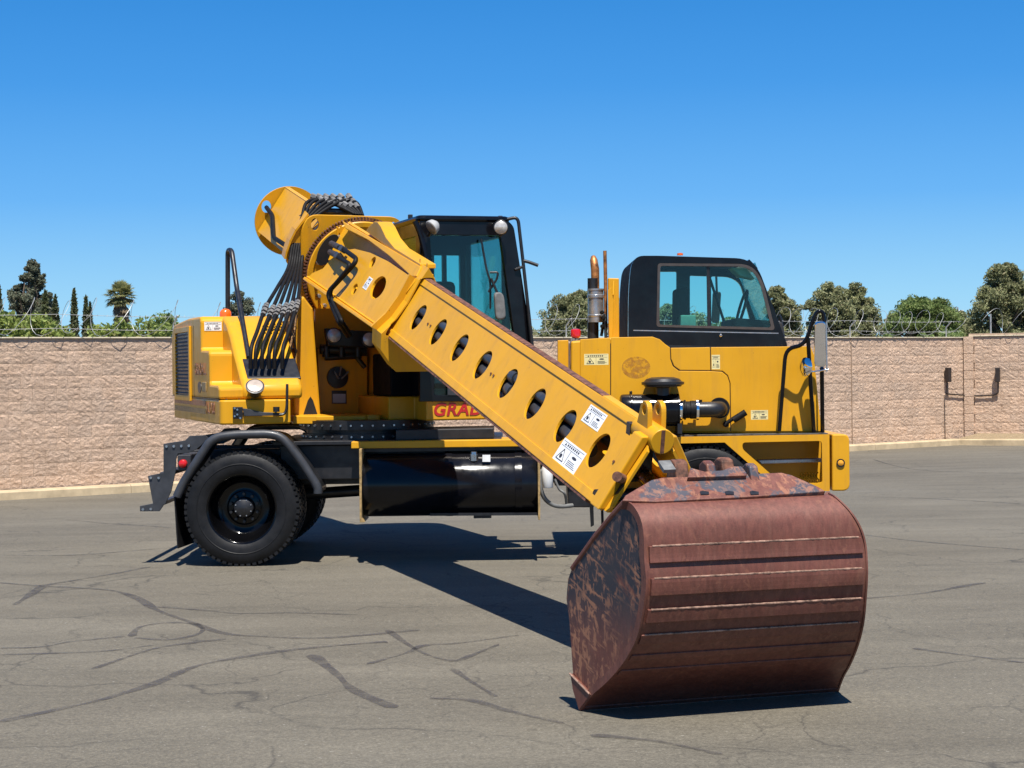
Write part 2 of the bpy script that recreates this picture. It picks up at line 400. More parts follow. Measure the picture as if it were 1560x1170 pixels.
def blockmesh(seed, wd, hd):
    rnd = random.Random(seed); nx, nz = 7, 5; mbk = MB(); g = .002
    for j in range(nz + 1):
        for i in range(nx + 1):
            edge = i in (0, nx) or j in (0, nz)
            dep = .013 + rnd.uniform(-.002, .002) if edge else .017 + rnd.uniform(-.005, .006)
            mbk.v.append(((-wd / 2 + g) + (wd - 2 * g) * i / nx, dep, (-hd / 2 + g) + (hd - 2 * g) * j / nz))
    for j in range(nz):
        for i in range(nx):
            a = j * (nx + 1) + i; q = (a, a + 1, a + nx + 2, a + nx + 1)
            mbk.f += [(q[0], q[1], q[2]), (q[0], q[2], q[3])] if rnd.random() < .5 else [(q[0], q[1], q[3]), (q[1], q[2], q[3])]
    rim = [i for i in range(nx + 1)] + [(j + 1) * (nx + 1) - 1 for j in range(1, nz + 1)] + [nz * (nx + 1) + i for i in range(nx - 1, -1, -1)] + [j * (nx + 1) for j in range(nz - 1, 0, -1)]
    o_ = len(mbk.v); mbk.v += [(mbk.v[i][0], -.02, mbk.v[i][2]) for i in rim]; m_ = len(rim)
    mbk.f += [(rim[i], o_ + i, o_ + (i + 1) % m_, rim[(i + 1) % m_]) for i in range(m_)]
    return mbk
variants = []
for s_ in range(9):
    b_ = blockmesh(s_, BW, BH); me = bpy.data.meshes.new('block'); me.from_pydata(b_.v, [], b_.f); me.materials.append(STONE); variants.append((me, b_))
MW = Matrix((WD, -WN * -1, Z)).transposed()     # local x along the wall, y out of it
def pxof(P): q = P - EYE; return 780 + F * q.x / q.y
stuff = MB(); nb = 0
for c_ in range(12):
    s_ = S0 + (BW / 2 if c_ % 2 else 0)
    while s_ + BW / 2 < S1:
        P = wp(s_ + BW / 2, 0, Z0 + (c_ + .5) * BH); px = pxof(P); me, b_ = random.choice(variants)
        flip = random.random() < .5
        M = Matrix.Translation(P) @ MW.to_4x4() @ (Matrix.Rotation(math.pi, 4, 'Y') if flip else Matrix())
        if ((-25 < px < 275) or (1245 < px < 1500) or (805 < px < 870 and c_ > 6)) and nb < 296:
            o = bpy.data.objects.new('block', me); COL.objects.link(o); o.parent = wall
            o.matrix_parent_inverse = Matrix.Translation(-wall.location); o.matrix_world = M; o.matrix_basis = M; nb += 1
        else: stuff.add([M @ Vector(v) for v in b_.v], b_.f)
        s_ += BW
obj('block_courses', stuff, STONE, wall, kind='stuff', recalc=False)
ZT = Z0 + 12 * BH
mb = MB(); mb.box(wp((S0 + S1) / 2, -.08, ZT + .012), WD * (S1 - S0) / 2, WN * .125, Z * .012); obj('wall_cap', mb, CAPM, wall, bevel=.006)
# wall return to the right, with its own corner pier
W2D = Vector((1, -.46, 0)).normalized(); W2N = Vector((W2D.y, -W2D.x, 0)); C2 = WR + Vector((.05, -.1, 0))
wall2 = empty('block_wall', C2 + Z * -.2, 'short tan block wall section beside the planting strip, past the corner pier', 'wall')
def wq(s_, d, z_): return C2 + W2D * s_ + W2N * d + Z * z_
mb = MB(); mb.box(wq(4, -.12, Z0 + 6 * BH), W2D * 4, W2N * .1, Z * (6 * BH + .1)); obj('wall_core', mb, MORT, wall2)
M2 = Matrix((W2D, W2N, Z)).transposed(); rest2 = MB()
for c_ in range(12):
    s_ = .13 - (BW / 2 if c_ % 2 else 0)
    while s_ < 7.6:
        P = wq(s_ + BW / 2, 0, Z0 + .02 + (c_ + .5) * BH); me, b_ = random.choice(variants)
        M = Matrix.Translation(P) @ M2.to_4x4()
        if pxof(P) < 1590:
            o = bpy.data.objects.new('block', me); COL.objects.link(o); o.parent = wall2
            o.matrix_parent_inverse = Matrix.Translation(-wall2.location); o.matrix_basis = M
        else: rest2.add([M @ Vector(v) for v in b_.v], b_.f)
        s_ += BW
obj('block_courses', rest2, STONE, wall2, kind='stuff', recalc=False)
mb = MB(); mb.box(wq(4, -.08, ZT + .04), W2D * 4, W2N * .125, Z * .012); obj('wall_cap', mb, CAPM, wall2, bevel=.006)
mb = MB()
for c_ in range(12):
    mb.box(wq(.0, .0, Z0 + .03 + (c_ + .5) * BH), W2D * .11, W2N * .09, Z * (BH / 2 - .003))
obj('corner_pier', mb, STONE, wall2, bevel=.008)
# kerb
mb = MB()
def kerbrun(P, D, L, N_):
    nseg = int(L / 3)
    for i in range(nseg):
        a = P + D * (i * L / nseg + .004); b = P + D * ((i + 1) * L / nseg - .004)
        zl = gz(a.x, a.y)
        prof = [(-.16, -.15), (.16, -.15), (.14, .115), (.115, .14), (-.16, .14)]
        va = [a + N_ * x + Z * (y + gz(a.x, a.y)) for x, y in prof]; vb = [b + N_ * x + Z * (y + gz(b.x, b.y)) for x, y in prof]
        m_ = len(prof); mb.add(va + vb, [tuple(range(m_)), tuple(range(2 * m_ - 1, m_ - 1, -1))] + [(q, q + m_, (q + 1) % m_ + m_, (q + 1) % m_) for q in range(m_)])
kerbrun(WL + WD * -7 + WN * .22, WD, 30.2, WN)
K2 = WL + WD * 23.2 + WN * .22
kerbrun(K2, Vector((1, -.75, 0)).normalized(), 9, Vector((-.75, -1, 0)).normalized())
kb = obj('kerb', mb, CONC, smooth=40); kb['kind'] = 'structure'
# planting strip behind the kerb on the right
k = NT('bark_mulch'); k.set(k.ramp(k.noise(30, 5, .8), [(.3, (.16, .11, .06)), (.7, (.40, .31, .19))]), .95); k.bump(k.noise(45, 5, .8), 1, .03)
mb = MB(); kd = Vector((1, -.75, 0)).normalized()
mb.add([K2 + Z * -.06, K2 + kd * 9 + Z * -.06, wq(8, .0, .05), wq(.2, .0, .05)], [(0, 1, 2, 3)])
ps = obj('planting_strip', mb, k.m); ps['kind'] = 'structure'

# ------------------------------------------------------------------ razor wire, fittings, trees
WIRE = simple('galvanised_wire', (.40, .40, .39), .5, .4, 0, .15, 10)
def coil(name, P, D, L, label, seed, rad=.3, pitch=.62):
    rnd = random.Random(seed); nn = Vector((D.y, -D.x, 0)); pts = []; t = 0; s_ = 0; k_ = 0; jr = 1.; jp = 1.
    while s_ < L:
        if k_ % 16 == 0: jr = rnd.uniform(.8, 1.12); jp = rnd.uniform(.65, 1.4)
        s_ += pitch * jp / 16; t = 2 * math.pi * k_ / 16; k_ += 1
        pts.append(P + D * (s_ + .12 * math.sin(t)) + nn * (math.cos(t) * rad * jr) + Z * (rad + .03 + math.sin(t) * rad * jr))
    mb = MB(); mb.tube(pts, .0045, 4); o = obj(name, mb, WIRE, smooth=60)
    return tag(o, label, 'razor wire')
zt_ = ZT + .03
coil('razor_wire_coil', wp(S0 + .1, -.1, zt_), WD, S1 - S0 - .3, 'coil of razor wire stretched along the top of the long block wall', 3)
coil('razor_wire_coil', wq(.3, -.1, zt_ + .03), W2D, 7.3, 'coil of razor wire on top of the short wall section past the corner pier', 5)
for zz, lb in ((.13, 'lower straight strand of wire above the long block wall'), (.36, 'upper straight strand of wire above the long block wall')):
    mb = MB(); rnd = random.Random(int(zz * 100))
    pts = [wp(S0 + (S1 - S0) * i / 24, -.1, zt_ + zz + (-.02 if i % 3 else .01)) for i in range(25)]
    mb.tube(pts, .004, 4)
    for i in range(170):
        s_ = S0 + (S1 - S0) * (i + .5) / 170; p = wp(s_, -.1, zt_ + zz - .01); mb.tube([p - Z * .02 - WD * .01, p + Z * .02 + WD * .01], .003, 3)
    tag(obj('wire_strand', mb, WIRE), lb, 'wire')
for i, s_ in enumerate((-5.5, -1.2, 3.1, 7.4, 11.7, 16, 19.9, 23.2)):
    mb = MB(); p = wp(s_, -.1, zt_); mb.tube([p - Z * .05, p + Z * .22, p + Z * .36 + WN * .16], .016, 6)
    tag(obj('wire_post', mb, WIRE, smooth=40), 'thin galvanised bracket post carrying wire on the long block wall', 'post', 'bracket posts along the wall top')
mb = MB(); p = wq(.5, -.1, zt_ + .03); mb.tube([p - Z * .05, p + Z * .5], .02, 6)
tag(obj('wire_post', mb, WIRE, smooth=40), 'thin upright galvanised post just past the corner pier, carrying razor wire', 'post')
FIT = simple('dark_fitting', (.03, .02, .016), .6, 0, 0, .2, 10)
def fitting(P, Nn, D, lb):
    e = empty('wall_fitting', P, lb, 'fitting')
    mb = MB(); mb.box(P + Nn * .10, D * .05, Nn * .06, Z * .17); obj('housing', mb, FIT, e, bevel=.01)
    mb = MB(); mb.box(P + Nn * .035, D * .03, Nn * .03, Z * .1); obj('back_box', mb, FIT, e, bevel=.005)
    mb = MB(); mb.tube([P + Nn * .06 - Z * .17, P + Nn * .05 - Z * .42], .017, 6); obj('conduit_drop', mb, FIT, e)
Pf = onp(1439.5, 571, wp(0, .03, 0), WN); fitting(Pf, WN, WD, 'small dark box fitting on the long block wall with conduit running to the corner')
Pg = onp(1521, 571, wq(0, .03, 0), W2N); fitting(Pg, W2N, W2D, 'small dark box fitting on the short wall section beyond the corner pier')
mb = MB(); q = [onp(1441, 600, wp(0, .06, 0), WN), onp(1470, 602, wp(0, .06, 0), WN)]; mb.tube(fil([Pf + WN * .05 - Z * .42] + q, .1), .017, 6)
mb.tube([onp(1439, 602, wp(0, .05, 0), WN), onp(1440, 672, wp(0, .05, 0), WN)], .008, 5); tag(obj('conduit', mb, FIT, smooth=40), 'dark conduit running along the long wall into the corner', 'conduit')
mb = MB(); mb.tube(fil([onp(1484, 603, wq(0, .06, 0), W2N), onp(1515, 602, wq(0, .06, 0), W2N), Pg + W2N * .05 - Z * .42], .1), .017, 6); tag(obj('conduit', mb, FIT, smooth=40), 'dark conduit on the short wall section beyond the corner pier', 'conduit')

def leaf_mat(name, a, b, dead=None):
    k = NT(name); g = k.n('NewGeometry')
    lo_ = tuple(.45 * x + .55 * y for x, y in zip(a, b)); c = k.ramp(g.outputs['Random Per Island'], [(0., lo_), (.85, b), (1., dead or b)])
    c = k.mix(1., c, k.ramp(k.noise(.9, 3), [(.3, .7), (.7, 1.2)]), 'MULTIPLY')
    k.set(c, .6, 0, 0, .3)
    tl = k.n('BsdfTranslucent'); k.link(c, tl.inputs[0]); mx = k.n('MixShader'); mx.inputs[0].default_value = .35
    k.link(k.b.outputs[0], mx.inputs[1]); k.link(tl.outputs[0], mx.inputs[2]); k.link(mx.outputs[0], k.out.inputs[0]); return k.m
OLV = leaf_mat('olive_foliage', (.12, .135, .06), (.29, .30, .145), (.36, .30, .17))
GRN = leaf_mat('green_foliage', (.08, .13, .035), (.21, .275, .085), (.25, .25, .10))
DGN = leaf_mat('dark_foliage', (.07, .085, .055), (.17, .185, .12), (.22, .17, .11))
HDG = leaf_mat('hedge_foliage', (.10, .15, .03), (.26, .31, .075), (.28, .25, .09))
CYP = leaf_mat('cypress_foliage', (.05, .068, .032), (.115, .13, .055), (.14, .12, .055))
PLM = leaf_mat('palm_frond', (.13, .14, .055), (.27, .27, .11), (.32, .26, .13))
DRY = leaf_mat('dry_frond', (.20, .145, .085), (.38, .29, .18))
BRK = simple('bark', (.14, .10, .07), .9, 0, 0, .3, 12, .5, 40)
def leaf(mb, p, sz, rnd, up_bias=0.):
    d = Vector((rnd.gauss(0, 1), rnd.gauss(0, 1), rnd.gauss(0, 1) + up_bias)).normalized()
    e = d.cross(Vector((rnd.gauss(0, 1), rnd.gauss(0, 1), rnd.gauss(0, 1)))).normalized(); L = sz * rnd.uniform(.7, 1.3)
    o = len(mb.v); mb.v += [tuple(p - d * L), tuple(p + e * L * .42), tuple(p + d * L), tuple(p - e * L * .42)]; mb.f.append((o, o + 1, o + 2, o + 3))
def clump(mb, c, rad, cnt, sz, rnd, ub=0., fl=.8):
    for _ in range(cnt):
        v = Vector((rnd.gauss(0, 1), rnd.gauss(0, 1), rnd.gauss(0, 1))).normalized() * rad * rnd.random() ** .45
        v.z *= fl; leaf(mb, c + v, sz, rnd, ub)
def tree(name, label, cat, env, Y, mat, seed, nclump, leafn, sz, crad, trunkx, group=None, bark=BRK, tr=.16):
    """env: list of (py, px_left, px_right) from the top of the crown down; depth of the crown equals its width"""
    rnd = random.Random(seed); b = at(trunkx, 558, Y); base_ = Vector((b.x, Y, -.2)); e = empty(name, base_, label, cat, group)
    mb = MB(); tb_ = MB(); zb = at(trunkx, env[-1][0], Y).z
    ys_ = [q[0] for q in env]
    def span(py):
        for i in range(len(env) - 1):
            if env[i][0] <= py <= env[i + 1][0]:
                t = (py - env[i][0]) / (env[i + 1][0] - env[i][0]); return env[i][1] * (1 - t) + env[i + 1][1] * t, env[i][2] * (1 - t) + env[i + 1][2] * t
        return env[-1][1], env[-1][2]
    ztop = at(trunkx, env[0][0], Y).z
    tb_.tube(spline([base_, base_ + Vector((.1, 0, (ztop + .2) * .35)), base_ + Vector((-.05, .1, (ztop + .2) * .65)), base_ + Vector((.05, 0, (ztop + .2) * .9))], 4), [tr * (1 - .8 * i / 12) for i in range(13)], 8)
    done = []
    for j in range(14):      # spine of the crown, so that every outer clump hangs on something
        py = env[0][0] + 3 + (env[-1][0] - env[0][0] - 3) * j / 13; l_, r_ = span(py); hwid = (r_ - l_) / 2 * Y / F
        c = at((l_ + r_) / 2 + rnd.uniform(-.2, .2) * (r_ - l_) / 2, py, Y); cr = min(crad * .5, max(.13, hwid * .5)); done.append((c, cr)); clump(mb, c, cr, int(1.8 * leafn), sz * .42, rnd)
    for i in range(int(nclump * 1.15)):
        py = env[0][0] + (env[-1][0] - env[0][0]) * (.02 + .98 * rnd.random() ** .85); l_, r_ = span(py); hwid = (r_ - l_) / 2
        u_ = rnd.uniform(-1, 1); px = (l_ + r_) / 2 + hwid * u_ * rnd.uniform(.8, 1.12); dep = hwid * Y / F * math.sqrt(max(0, 1 - u_ * u_)) * rnd.uniform(-1, 1)
        c = at(px, py, Y + dep); cr = crad * .50 * rnd.uniform(.35, 1.3) * min(1, .35 + hwid * Y / F / 1.2)
        if not any((c - c2).length < 1.0 * (cr + r2) for c2, r2 in done): continue
        done.append((c, cr))
        clump(mb, c, cr, int(2.6 * leafn * rnd.uniform(.6, 1.3)), sz * .42, rnd)
        if rnd.random() < .5: clump(mb, c + Vector((rnd.uniform(-1, 1), rnd.uniform(-1, 1), rnd.uniform(-.8, .8))) * cr * .9, cr * .6, int(.9 * leafn), sz * .4, rnd)
        if i % 2 == 0 or abs(u_) > .75:
            st_ = base_ + Vector((0, 0, max(.3, (c.z + .2) * rnd.uniform(.45, .75)))); mid = st_.lerp(c, .5) + Vector((rnd.uniform(-.2, .2), rnd.uniform(-.2, .2), .1)); tb_.tube([st_, mid, c], [.05, .03, .012], 5)
    obj('trunk', tb_, bark, e, smooth=50); obj('crown', mb, mat, e, recalc=False); return e
T = 'trees beyond the block wall'
tree('pine_tree', 'tall dark conical pine behind the long wall, next to slim cypresses', 'tree', [(396, 46, 54), (412, 40, 60), (428, 34, 66), (444, 18, 78), (462, 10, 82), (478, 12, 82), (498, 18, 78), (512, 20, 76)], 62, DGN, 1, 190, 60, .13, .40, 48, T)
tree('broadleaf_tree', 'small dark tree showing over the engine cover behind the black handrail', 'tree', [(444, 358, 368), (458, 352, 380), (475, 345, 386), (500, 342, 390), (515, 345, 390)], 70, DGN, 2, 50, 80, .13, .6, 366, T)
tree('broadleaf_tree', 'olive spreading tree over the wall between operator cab and exhaust stack', 'tree', [(446, 884, 892), (452, 876, 898), (460, 845, 902), (474, 838, 905), (488, 828, 905), (505, 824, 905), (515, 824, 905)], 58, OLV, 3, 110, 95, .12, .6, 868, T)
tree('broadleaf_tree', 'olive tree showing between the yellow post and the carrier cab', 'tree', [(455, 940, 958), (475, 936, 972), (500, 932, 985), (515, 932, 985)], 58, OLV, 4, 45, 95, .12, .6, 955, T)
tree('broadleaf_tree', 'low faint tree seen past the operator cab pillar', 'tree', [(482, 764, 778), (492, 750, 800), (505, 740, 812), (516, 740, 815)], 75, OLV, 5, 40, 70, .14, .6, 775, T)
tree('eucalyptus_tree', 'tall narrow eucalyptus close behind the slanted carrier cab windscreen', 'tree', [(436, 1176, 1190), (446, 1172, 1200), (462, 1170, 1208), (482, 1170, 1214), (505, 1168, 1214), (516, 1165, 1214)], 66, OLV, 6, 75, 90, .13, .6, 1188, T)
tree('eucalyptus_tree', 'tall eucalyptus with a dense dark crown, directly behind the chrome side mirror', 'tree', [(433, 1254, 1272), (441, 1246, 1285), (452, 1240, 1290), (466, 1232, 1293), (485, 1232, 1296), (505, 1236, 1300), (518, 1236, 1300)], 64, OLV, 7, 100, 95, .13, .62, 1264, T)
tree('eucalyptus_tree', 'tall loose-crowned eucalyptus with paler leaves beside the dense dark one', 'tree', [(432, 1292, 1304), (442, 1289, 1314), (456, 1288, 1325), (475, 1290, 1333), (492, 1292, 1340), (518, 1292, 1342)], 68, OLV, 8, 80, 80, .13, .6, 1308, T)
tree('broadleaf_tree', 'round bright green tree behind the razor wire, lower than its neighbours', 'tree', [(457, 1406, 1424), (463, 1378, 1440), (472, 1372, 1448), (486, 1360, 1458), (502, 1345, 1468), (518, 1340, 1470)], 60, GRN, 9, 130, 100, .12, .58, 1412, T)
tree('broadleaf_tree', 'small faint tree behind the round bright green tree and the pylon', 'tree', [(474, 1455, 1470), (482, 1452, 1482), (495, 1450, 1490), (516, 1450, 1492)], 90, OLV, 10, 40, 70, .15, .7, 1466, T)
tree('eucalyptus_tree', 'big brownish-olive eucalyptus above the short wall section', 'tree', [(404, 1522, 1536), (412, 1512, 1550), (430, 1506, 1562), (440, 1494, 1575), (458, 1494, 1590), (474, 1482, 1600), (492, 1482, 1600), (516, 1480, 1600)], 60, OLV, 11, 170, 100, .13, .62, 1540, T)
tree('broadleaf_tree', 'small faint tree between the eucalyptus group and the round green tree', 'tree', [(477, 1355, 1366), (486, 1350, 1372), (500, 1344, 1376), (516, 1342, 1380)], 85, OLV, 12, 30, 60, .14, .6, 1360, T)
tree('broadleaf_tree', 'olive tree seen only through the carrier cab side windows', 'tree', [(465, 1012, 1026), (474, 1006, 1040), (484, 1000, 1066), (500, 992, 1078), (516, 990, 1080)], 64, OLV, 13, 70, 90, .13, .6, 1030, T)
tree('broadleaf_tree', 'low green tree seen through the front half of the carrier cab window', 'tree', [(486, 1102, 1118), (492, 1090, 1130), (502, 1084, 1150), (516, 1080, 1160)], 66, GRN, 14, 45, 80, .13, .55, 1112, T)
# cypresses
for i, (px, top, wd, Yc) in enumerate(((0, 436, 7, 55), (70, 442, 7.5, 50), (85.5, 450, 7, 52), (114, 441, 6, 52), (132, 452, 5.5, 54), (138.5, 462, 4, 56))):
    rnd = random.Random(50 + i); b = at(px, 558, Yc); b.z = -.2; zt2 = at(px, top, Yc).z; wm = wd * 1.3 * Yc / F
    lbs = ['slim dark cypress standing furthest from the palm, beside the pine', 'slim green cypress in front of the pine crown', 'slim cypress just clear of the pine on its palm side', 'tallest slim cypress standing alone between pine and palm', 'slim cypress next to the palm', 'thin short cypress hard against the cypress next to the palm']
    e = empty('cypress_tree', b, lbs[i], 'tree', 'slim cypresses beyond the wall'); mb = MB(); tk = MB(); tk.tube([b, b + Z * (zt2 * .9)], [.08, .02], 6); obj('trunk', tk, BRK, e)
    for _ in range(3400):
        t = rnd.random() ** .75; z_ = -.2 + (zt2 + .2) * (1 - t); rr = wm * min(1, (t * 3.2) ** .8) * (1 - .15 * t) * math.sqrt(rnd.random()) * rnd.uniform(.8, 1.1); th = rnd.uniform(0, 6.283)
        leaf(mb, Vector((b.x + rr * math.cos(th), b.y + rr * math.sin(th), z_)), .085, rnd, 1.6)
    obj('crown', mb, CYP, e, recalc=False)
# fan palm
rnd = random.Random(77); Yp = 56; b = at(185, 558, Yp); b.z = -.2; zc = at(185, 452, Yp).z
e = empty('palm_tree', b, 'fan palm with a ragged skirt of dead fronds behind the hedge', 'tree')
mb = MB(); mb.tube([b, b + Z * (zc * .5), Vector((b.x, b.y, zc))], [.2, .17, .16], 10); obj('trunk', mb, BRK, e, smooth=50)
def frond(mb, c, d, L, fan, rnd, droop):
    d = d.normalized(); sd_ = d.cross(Z).normalized() if abs(d.z) < .95 else Vector((1, 0, 0)); upv = sd_.cross(d); hub = c + d * L * .45
    mb.tube([c, c + d * L * .25 + Z * .02, hub], .012, 4)
    for j in range(15):
        a_ = (j / 14 - .5) * 2 * fan; dd = (d * math.cos(a_) + sd_ * math.sin(a_)).normalized(); Ls = L * .62 * (1 - .25 * abs(a_) / fan) * rnd.uniform(.85, 1.1)
        t1 = hub + dd * Ls * .6; t2 = hub + dd * Ls - Z * droop * Ls * rnd.uniform(.3, .9); w_ = dd.cross(upv).normalized() * .019
        o = len(mb.v); mb.v += [tuple(hub), tuple(t1 + w_), tuple(t2), tuple(t1 - w_)]; mb.f.append((o, o + 1, o + 2, o + 3))
mb = MB()
for i in range(80):
    th = rnd.uniform(0, 6.283); el = rnd.uniform(-.6, 1.5); frond(mb, Vector((b.x, b.y, zc)), Vector((math.cos(th) * math.cos(el), math.sin(th) * math.cos(el), math.sin(el))), rnd.uniform(.44, .58), 1.2, rnd, .3)
obj('crown', mb, PLM, e, recalc=False)
mb = MB()
for i in range(110):
    th = rnd.uniform(0, 6.283); el = rnd.uniform(-1.52, -.8); zz = zc - rnd.random() * 1.1; frond(mb, Vector((b.x, b.y, zz)), Vector((math.cos(th) * math.cos(el), math.sin(th) * math.cos(el), math.sin(el))), rnd.uniform(.36, .52), .7, rnd, .3)
obj('dead_frond_skirt', mb, DRY, e, recalc=False)
# hedge and shrubs right behind the wall
def shrub(px0, px1, top, Y, mat, lb, seed, cat='shrub', grp=None, nm='shrub'):
    rnd = random.Random(seed); b = at((px0 + px1) / 2, 558, Y); b.z = -.2; e = empty(nm, b, lb, cat, grp); mb = MB(); st_ = MB(); wdm = (px1 - px0) * Y / F
    zt2 = at(px0, top, Y).z
    for i in range(int(10 + wdm * 26)):
        px = rnd.uniform(px0, px1); edge = min(1, 4.5 * min(px - px0, px1 - px) / max(1, (px1 - px0)) + .35); z_ = zt2 - .12 - abs(rnd.gauss(0, .30)) - (1 - edge) * .5 + .10 * math.sin(px * .13 + seed)
        clump(mb, at(px, 558, Y + rnd.uniform(-.4, .5)) * 1 + Z * (z_ - H), rnd.uniform(.12, .26), 46, .062, rnd)
        if i % 6 == 0: p = at(px, 558, Y); st_.tube([Vector((p.x, p.y, -.2)), Vector((p.x, p.y, z_))], [.03, .01], 5)
    obj('stem', st_, BRK, e); obj('foliage', mb, mat, e, recalc=False)
shrub(-20, 48, 484, 36, HDG, 'leafy hedge bush in front of the pine, behind the wall', 1)
shrub(36, 84, 486, 36.6, HDG, 'leafy hedge bush at the foot of the two slim cypresses by the pine', 2)
shrub(86, 112, 503, 37, HDG, 'very low bush just topping the wall between the cypresses', 3)
shrub(134, 212, 493, 37, HDG, 'low leafy hedge bush at the foot of the fan palm', 4)
shrub(208, 262, 497, 37.6, HDG, 'low hedge bush between the fan palm and the engine cover', 5)
shrub(238, 262, 483, 39, GRN, 'small taller shrub rising next to the louvred engine cover', 6)
shrub(1330, 1400, 505, 47, GRN, 'low green bush under the razor wire beside the eucalyptus group', 7)
shrub(1395, 1470, 500, 48, GRN, 'low green bush at the foot of the round bright green tree', 8)
# distant pylon
e = empty('pylon', at(1457.5, 558, 400), 'faint far-off lattice pylon above the trees', 'pylon'); mb = MB(); b = at(1457.5, 558, 400); b.z = -2; zt2 = at(1457.5, 468, 400).z
for sx_ in (-1, 1):
    for sy_ in (-1, 1): mb.tube([b + Vector((sx_ * 1.6, sy_ * 1.6, 0)), b + Vector((sx_ * .3, sy_ * .3, zt2 + 2))], .12, 4)
for i in range(9):
    z0_ = (zt2 + 2) * i / 9; z1_ = (zt2 + 2) * (i + 1) / 9; w0_ = 1.6 - 1.3 * i / 9; w1_ = 1.6 - 1.3 * (i + 1) / 9
    for sg_ in (-1, 1): mb.tube([b + Vector((sg_ * w0_, -w0_, z0_)), b + Vector((-sg_ * w1_, -w1_, z1_))], .07, 4)
obj('lattice', mb, WIRE, e)
mb = MB()
for f_, w_ in ((.86, 2.2), (.95, 1.6)): mb.tube([b + Vector((-w_, 0, (zt2 + 2) * f_)), b + Vector((w_, 0, (zt2 + 2) * f_))], .12, 4)
obj('cross_arm', mb, WIRE, e)

# ------------------------------------------------------------------ EXCAVATOR
EX = empty('wheeled_excavator', (-.4, 17.8, 0), 'yellow truck-mounted telescoping excavator with a brown bucket on its boom', 'excavator')
NY = Vector((0, -1, 0)); YN = 16.57
def P_(name, mb, mat, parent=None, **kw): return obj(name, mb, mat, parent or EX, **kw)
def sl(mb, px, Y, t): return mb.slab([at(x, y, Y) for x, y in px], NY, t)
# ---- wheels
WHL = simple('gloss_black_rim', (.0025, .0025, .003), .14, 0, 0, .2, 3); WHL.node_tree.nodes['Principled BSDF'].inputs['Specular IOR Level'].default_value = .28
def wheel(px, py, Y, dirn, dual, far=False):
    c = at(px, py, YN); c = Vector((c.x, Y, .515)); ax = Vector((0, dirn, 0))     # dirn -1: outer face towards the camera
    for k_ in range(2 if dual else 1):
        o_ = c - ax * (.335 * k_)
        rim = MB()
        if dual:
            prof = [(-.004, .322), (-.004, .312), (-.012, .302), (-.025, .294), (-.05, .289), (-.08, .284), (-.11, .277), (-.14, .266), (-.165, .25), (-.185, .228), (-.196, .20), (-.2, .165), (-.192, .15), (-.188, .14), (-.188, .0)]
        else:
            prof = [(-.01, .318), (-.012, .30), (-.03, .29), (-.05, .28), (-.06, .2), (-.02, .16), (-.02, .0)]
        rim.lathe(o_, ax, prof, 56, caps=False); rim.lathe(o_, ax, [(-.01, .318), (-.02, .312), (-.25, .30), (-.27, .318)], 48, caps=False)
        wh = P_('wheel', rim, WHL, smooth=45)
        ty = MB()
        prof = [(-.015, .30), (.0, .325), (.012, .36), (.016, .42), (.008, .465), (-.008, .492), (-.03, .505), (-.14, .512), (-.25, .505), (-.272, .492), (-.288, .465), (-.296, .42), (-.29, .36), (-.27, .30)]
        ty.lathe(o_, ax, prof, 72, caps=False)
        ty.lathe(o_, ax, [(.0135, .395), (.018, .400), (.0175, .405), (.013, .41)], 72, caps=False)
        u, v = basis(ax)
        for q in range(58):
            th = 2 * math.pi * q / 58
            for a0, a1, sh in ((-.006, -.06, 0), (-.075, -.13, .5), (-.15, -.205, 0), (-.22, -.275, .5)):
                t = th + sh * 2 * math.pi / 58; e = u * math.cos(t) + v * math.sin(t); tn = ax.cross(e)
                ty.box(o_ + ax * ((a0 + a1) / 2) + e * (.503 if abs(a0 + a1 + .28) > .17 else .509), ax * (abs(a0 - a1) / 2), e * .013, tn * .0175)
        P_('tyre', ty, RUB, wh, smooth=28)
        hb = MB()
        if dual: hb.lathe(o_, ax, [(-.19, .10), (-.15, .098), (-.12, .085), (-.105, .06), (-.1, .0)], 32); zo, rr = -.188, .125
        else: hb.lathe(o_, ax, [(-.02, .1), (.06, .095), (.09, .07), (.095, 0)], 32); zo, rr = -.018, .135
        P_('hub', hb, BLM, wh, smooth=30)
        if k_ == 0 and not far:
            for q in range(10):
                t = 2 * math.pi * q / 10; e = u * math.cos(t) + v * math.sin(t)
                nb_ = MB(); nb_.cyl(o_ + ax * zo + e * rr, o_ + ax * (zo + .035) + e * rr, .017, .014, 6); P_('lug_nut', nb_, BLM, wh)
            bt = MB()
            for q in range(8):
                t = 2 * math.pi * (q + .5) / 8; e = u * math.cos(t) + v * math.sin(t)
                if dual: bt.cyl(o_ + ax * -.125 + e * .074, o_ + ax * -.105 + e * .074, .007, .006, 6)
            if bt.v: P_('hub_bolts', bt, SIL, wh)
wheel(368, 777, 16.57, -1, True); wheel(1076, 782, 16.62, -1, False)
wheel(368, 777, 19.03, 1, True, True); wheel(1076, 782, 18.98, 1, False, True)
XR = at(368, 777, YN).x; XF = at(1076, 782, YN).x
mb = MB(); mb.cyl((XR, 16.8, .515), (XR, 18.8, .515), .09); mb.lathe((XR, 17.8, .515), (1, 0, 0), [(-.28, .06), (-.22, .2), (0, .24), (.2, .16), (.4, .07)], 24)
mb.cyl((XF, 16.8, .53), (XF, 18.8, .53), .075)
P_('axle', mb, BLM, smooth=35)
mb = MB(); mb.cyl((XR + .3, 17.8, .55), (XF - .9, 17.8, .72), .055); P_('drive_shaft', mb, BLM, smooth=35)
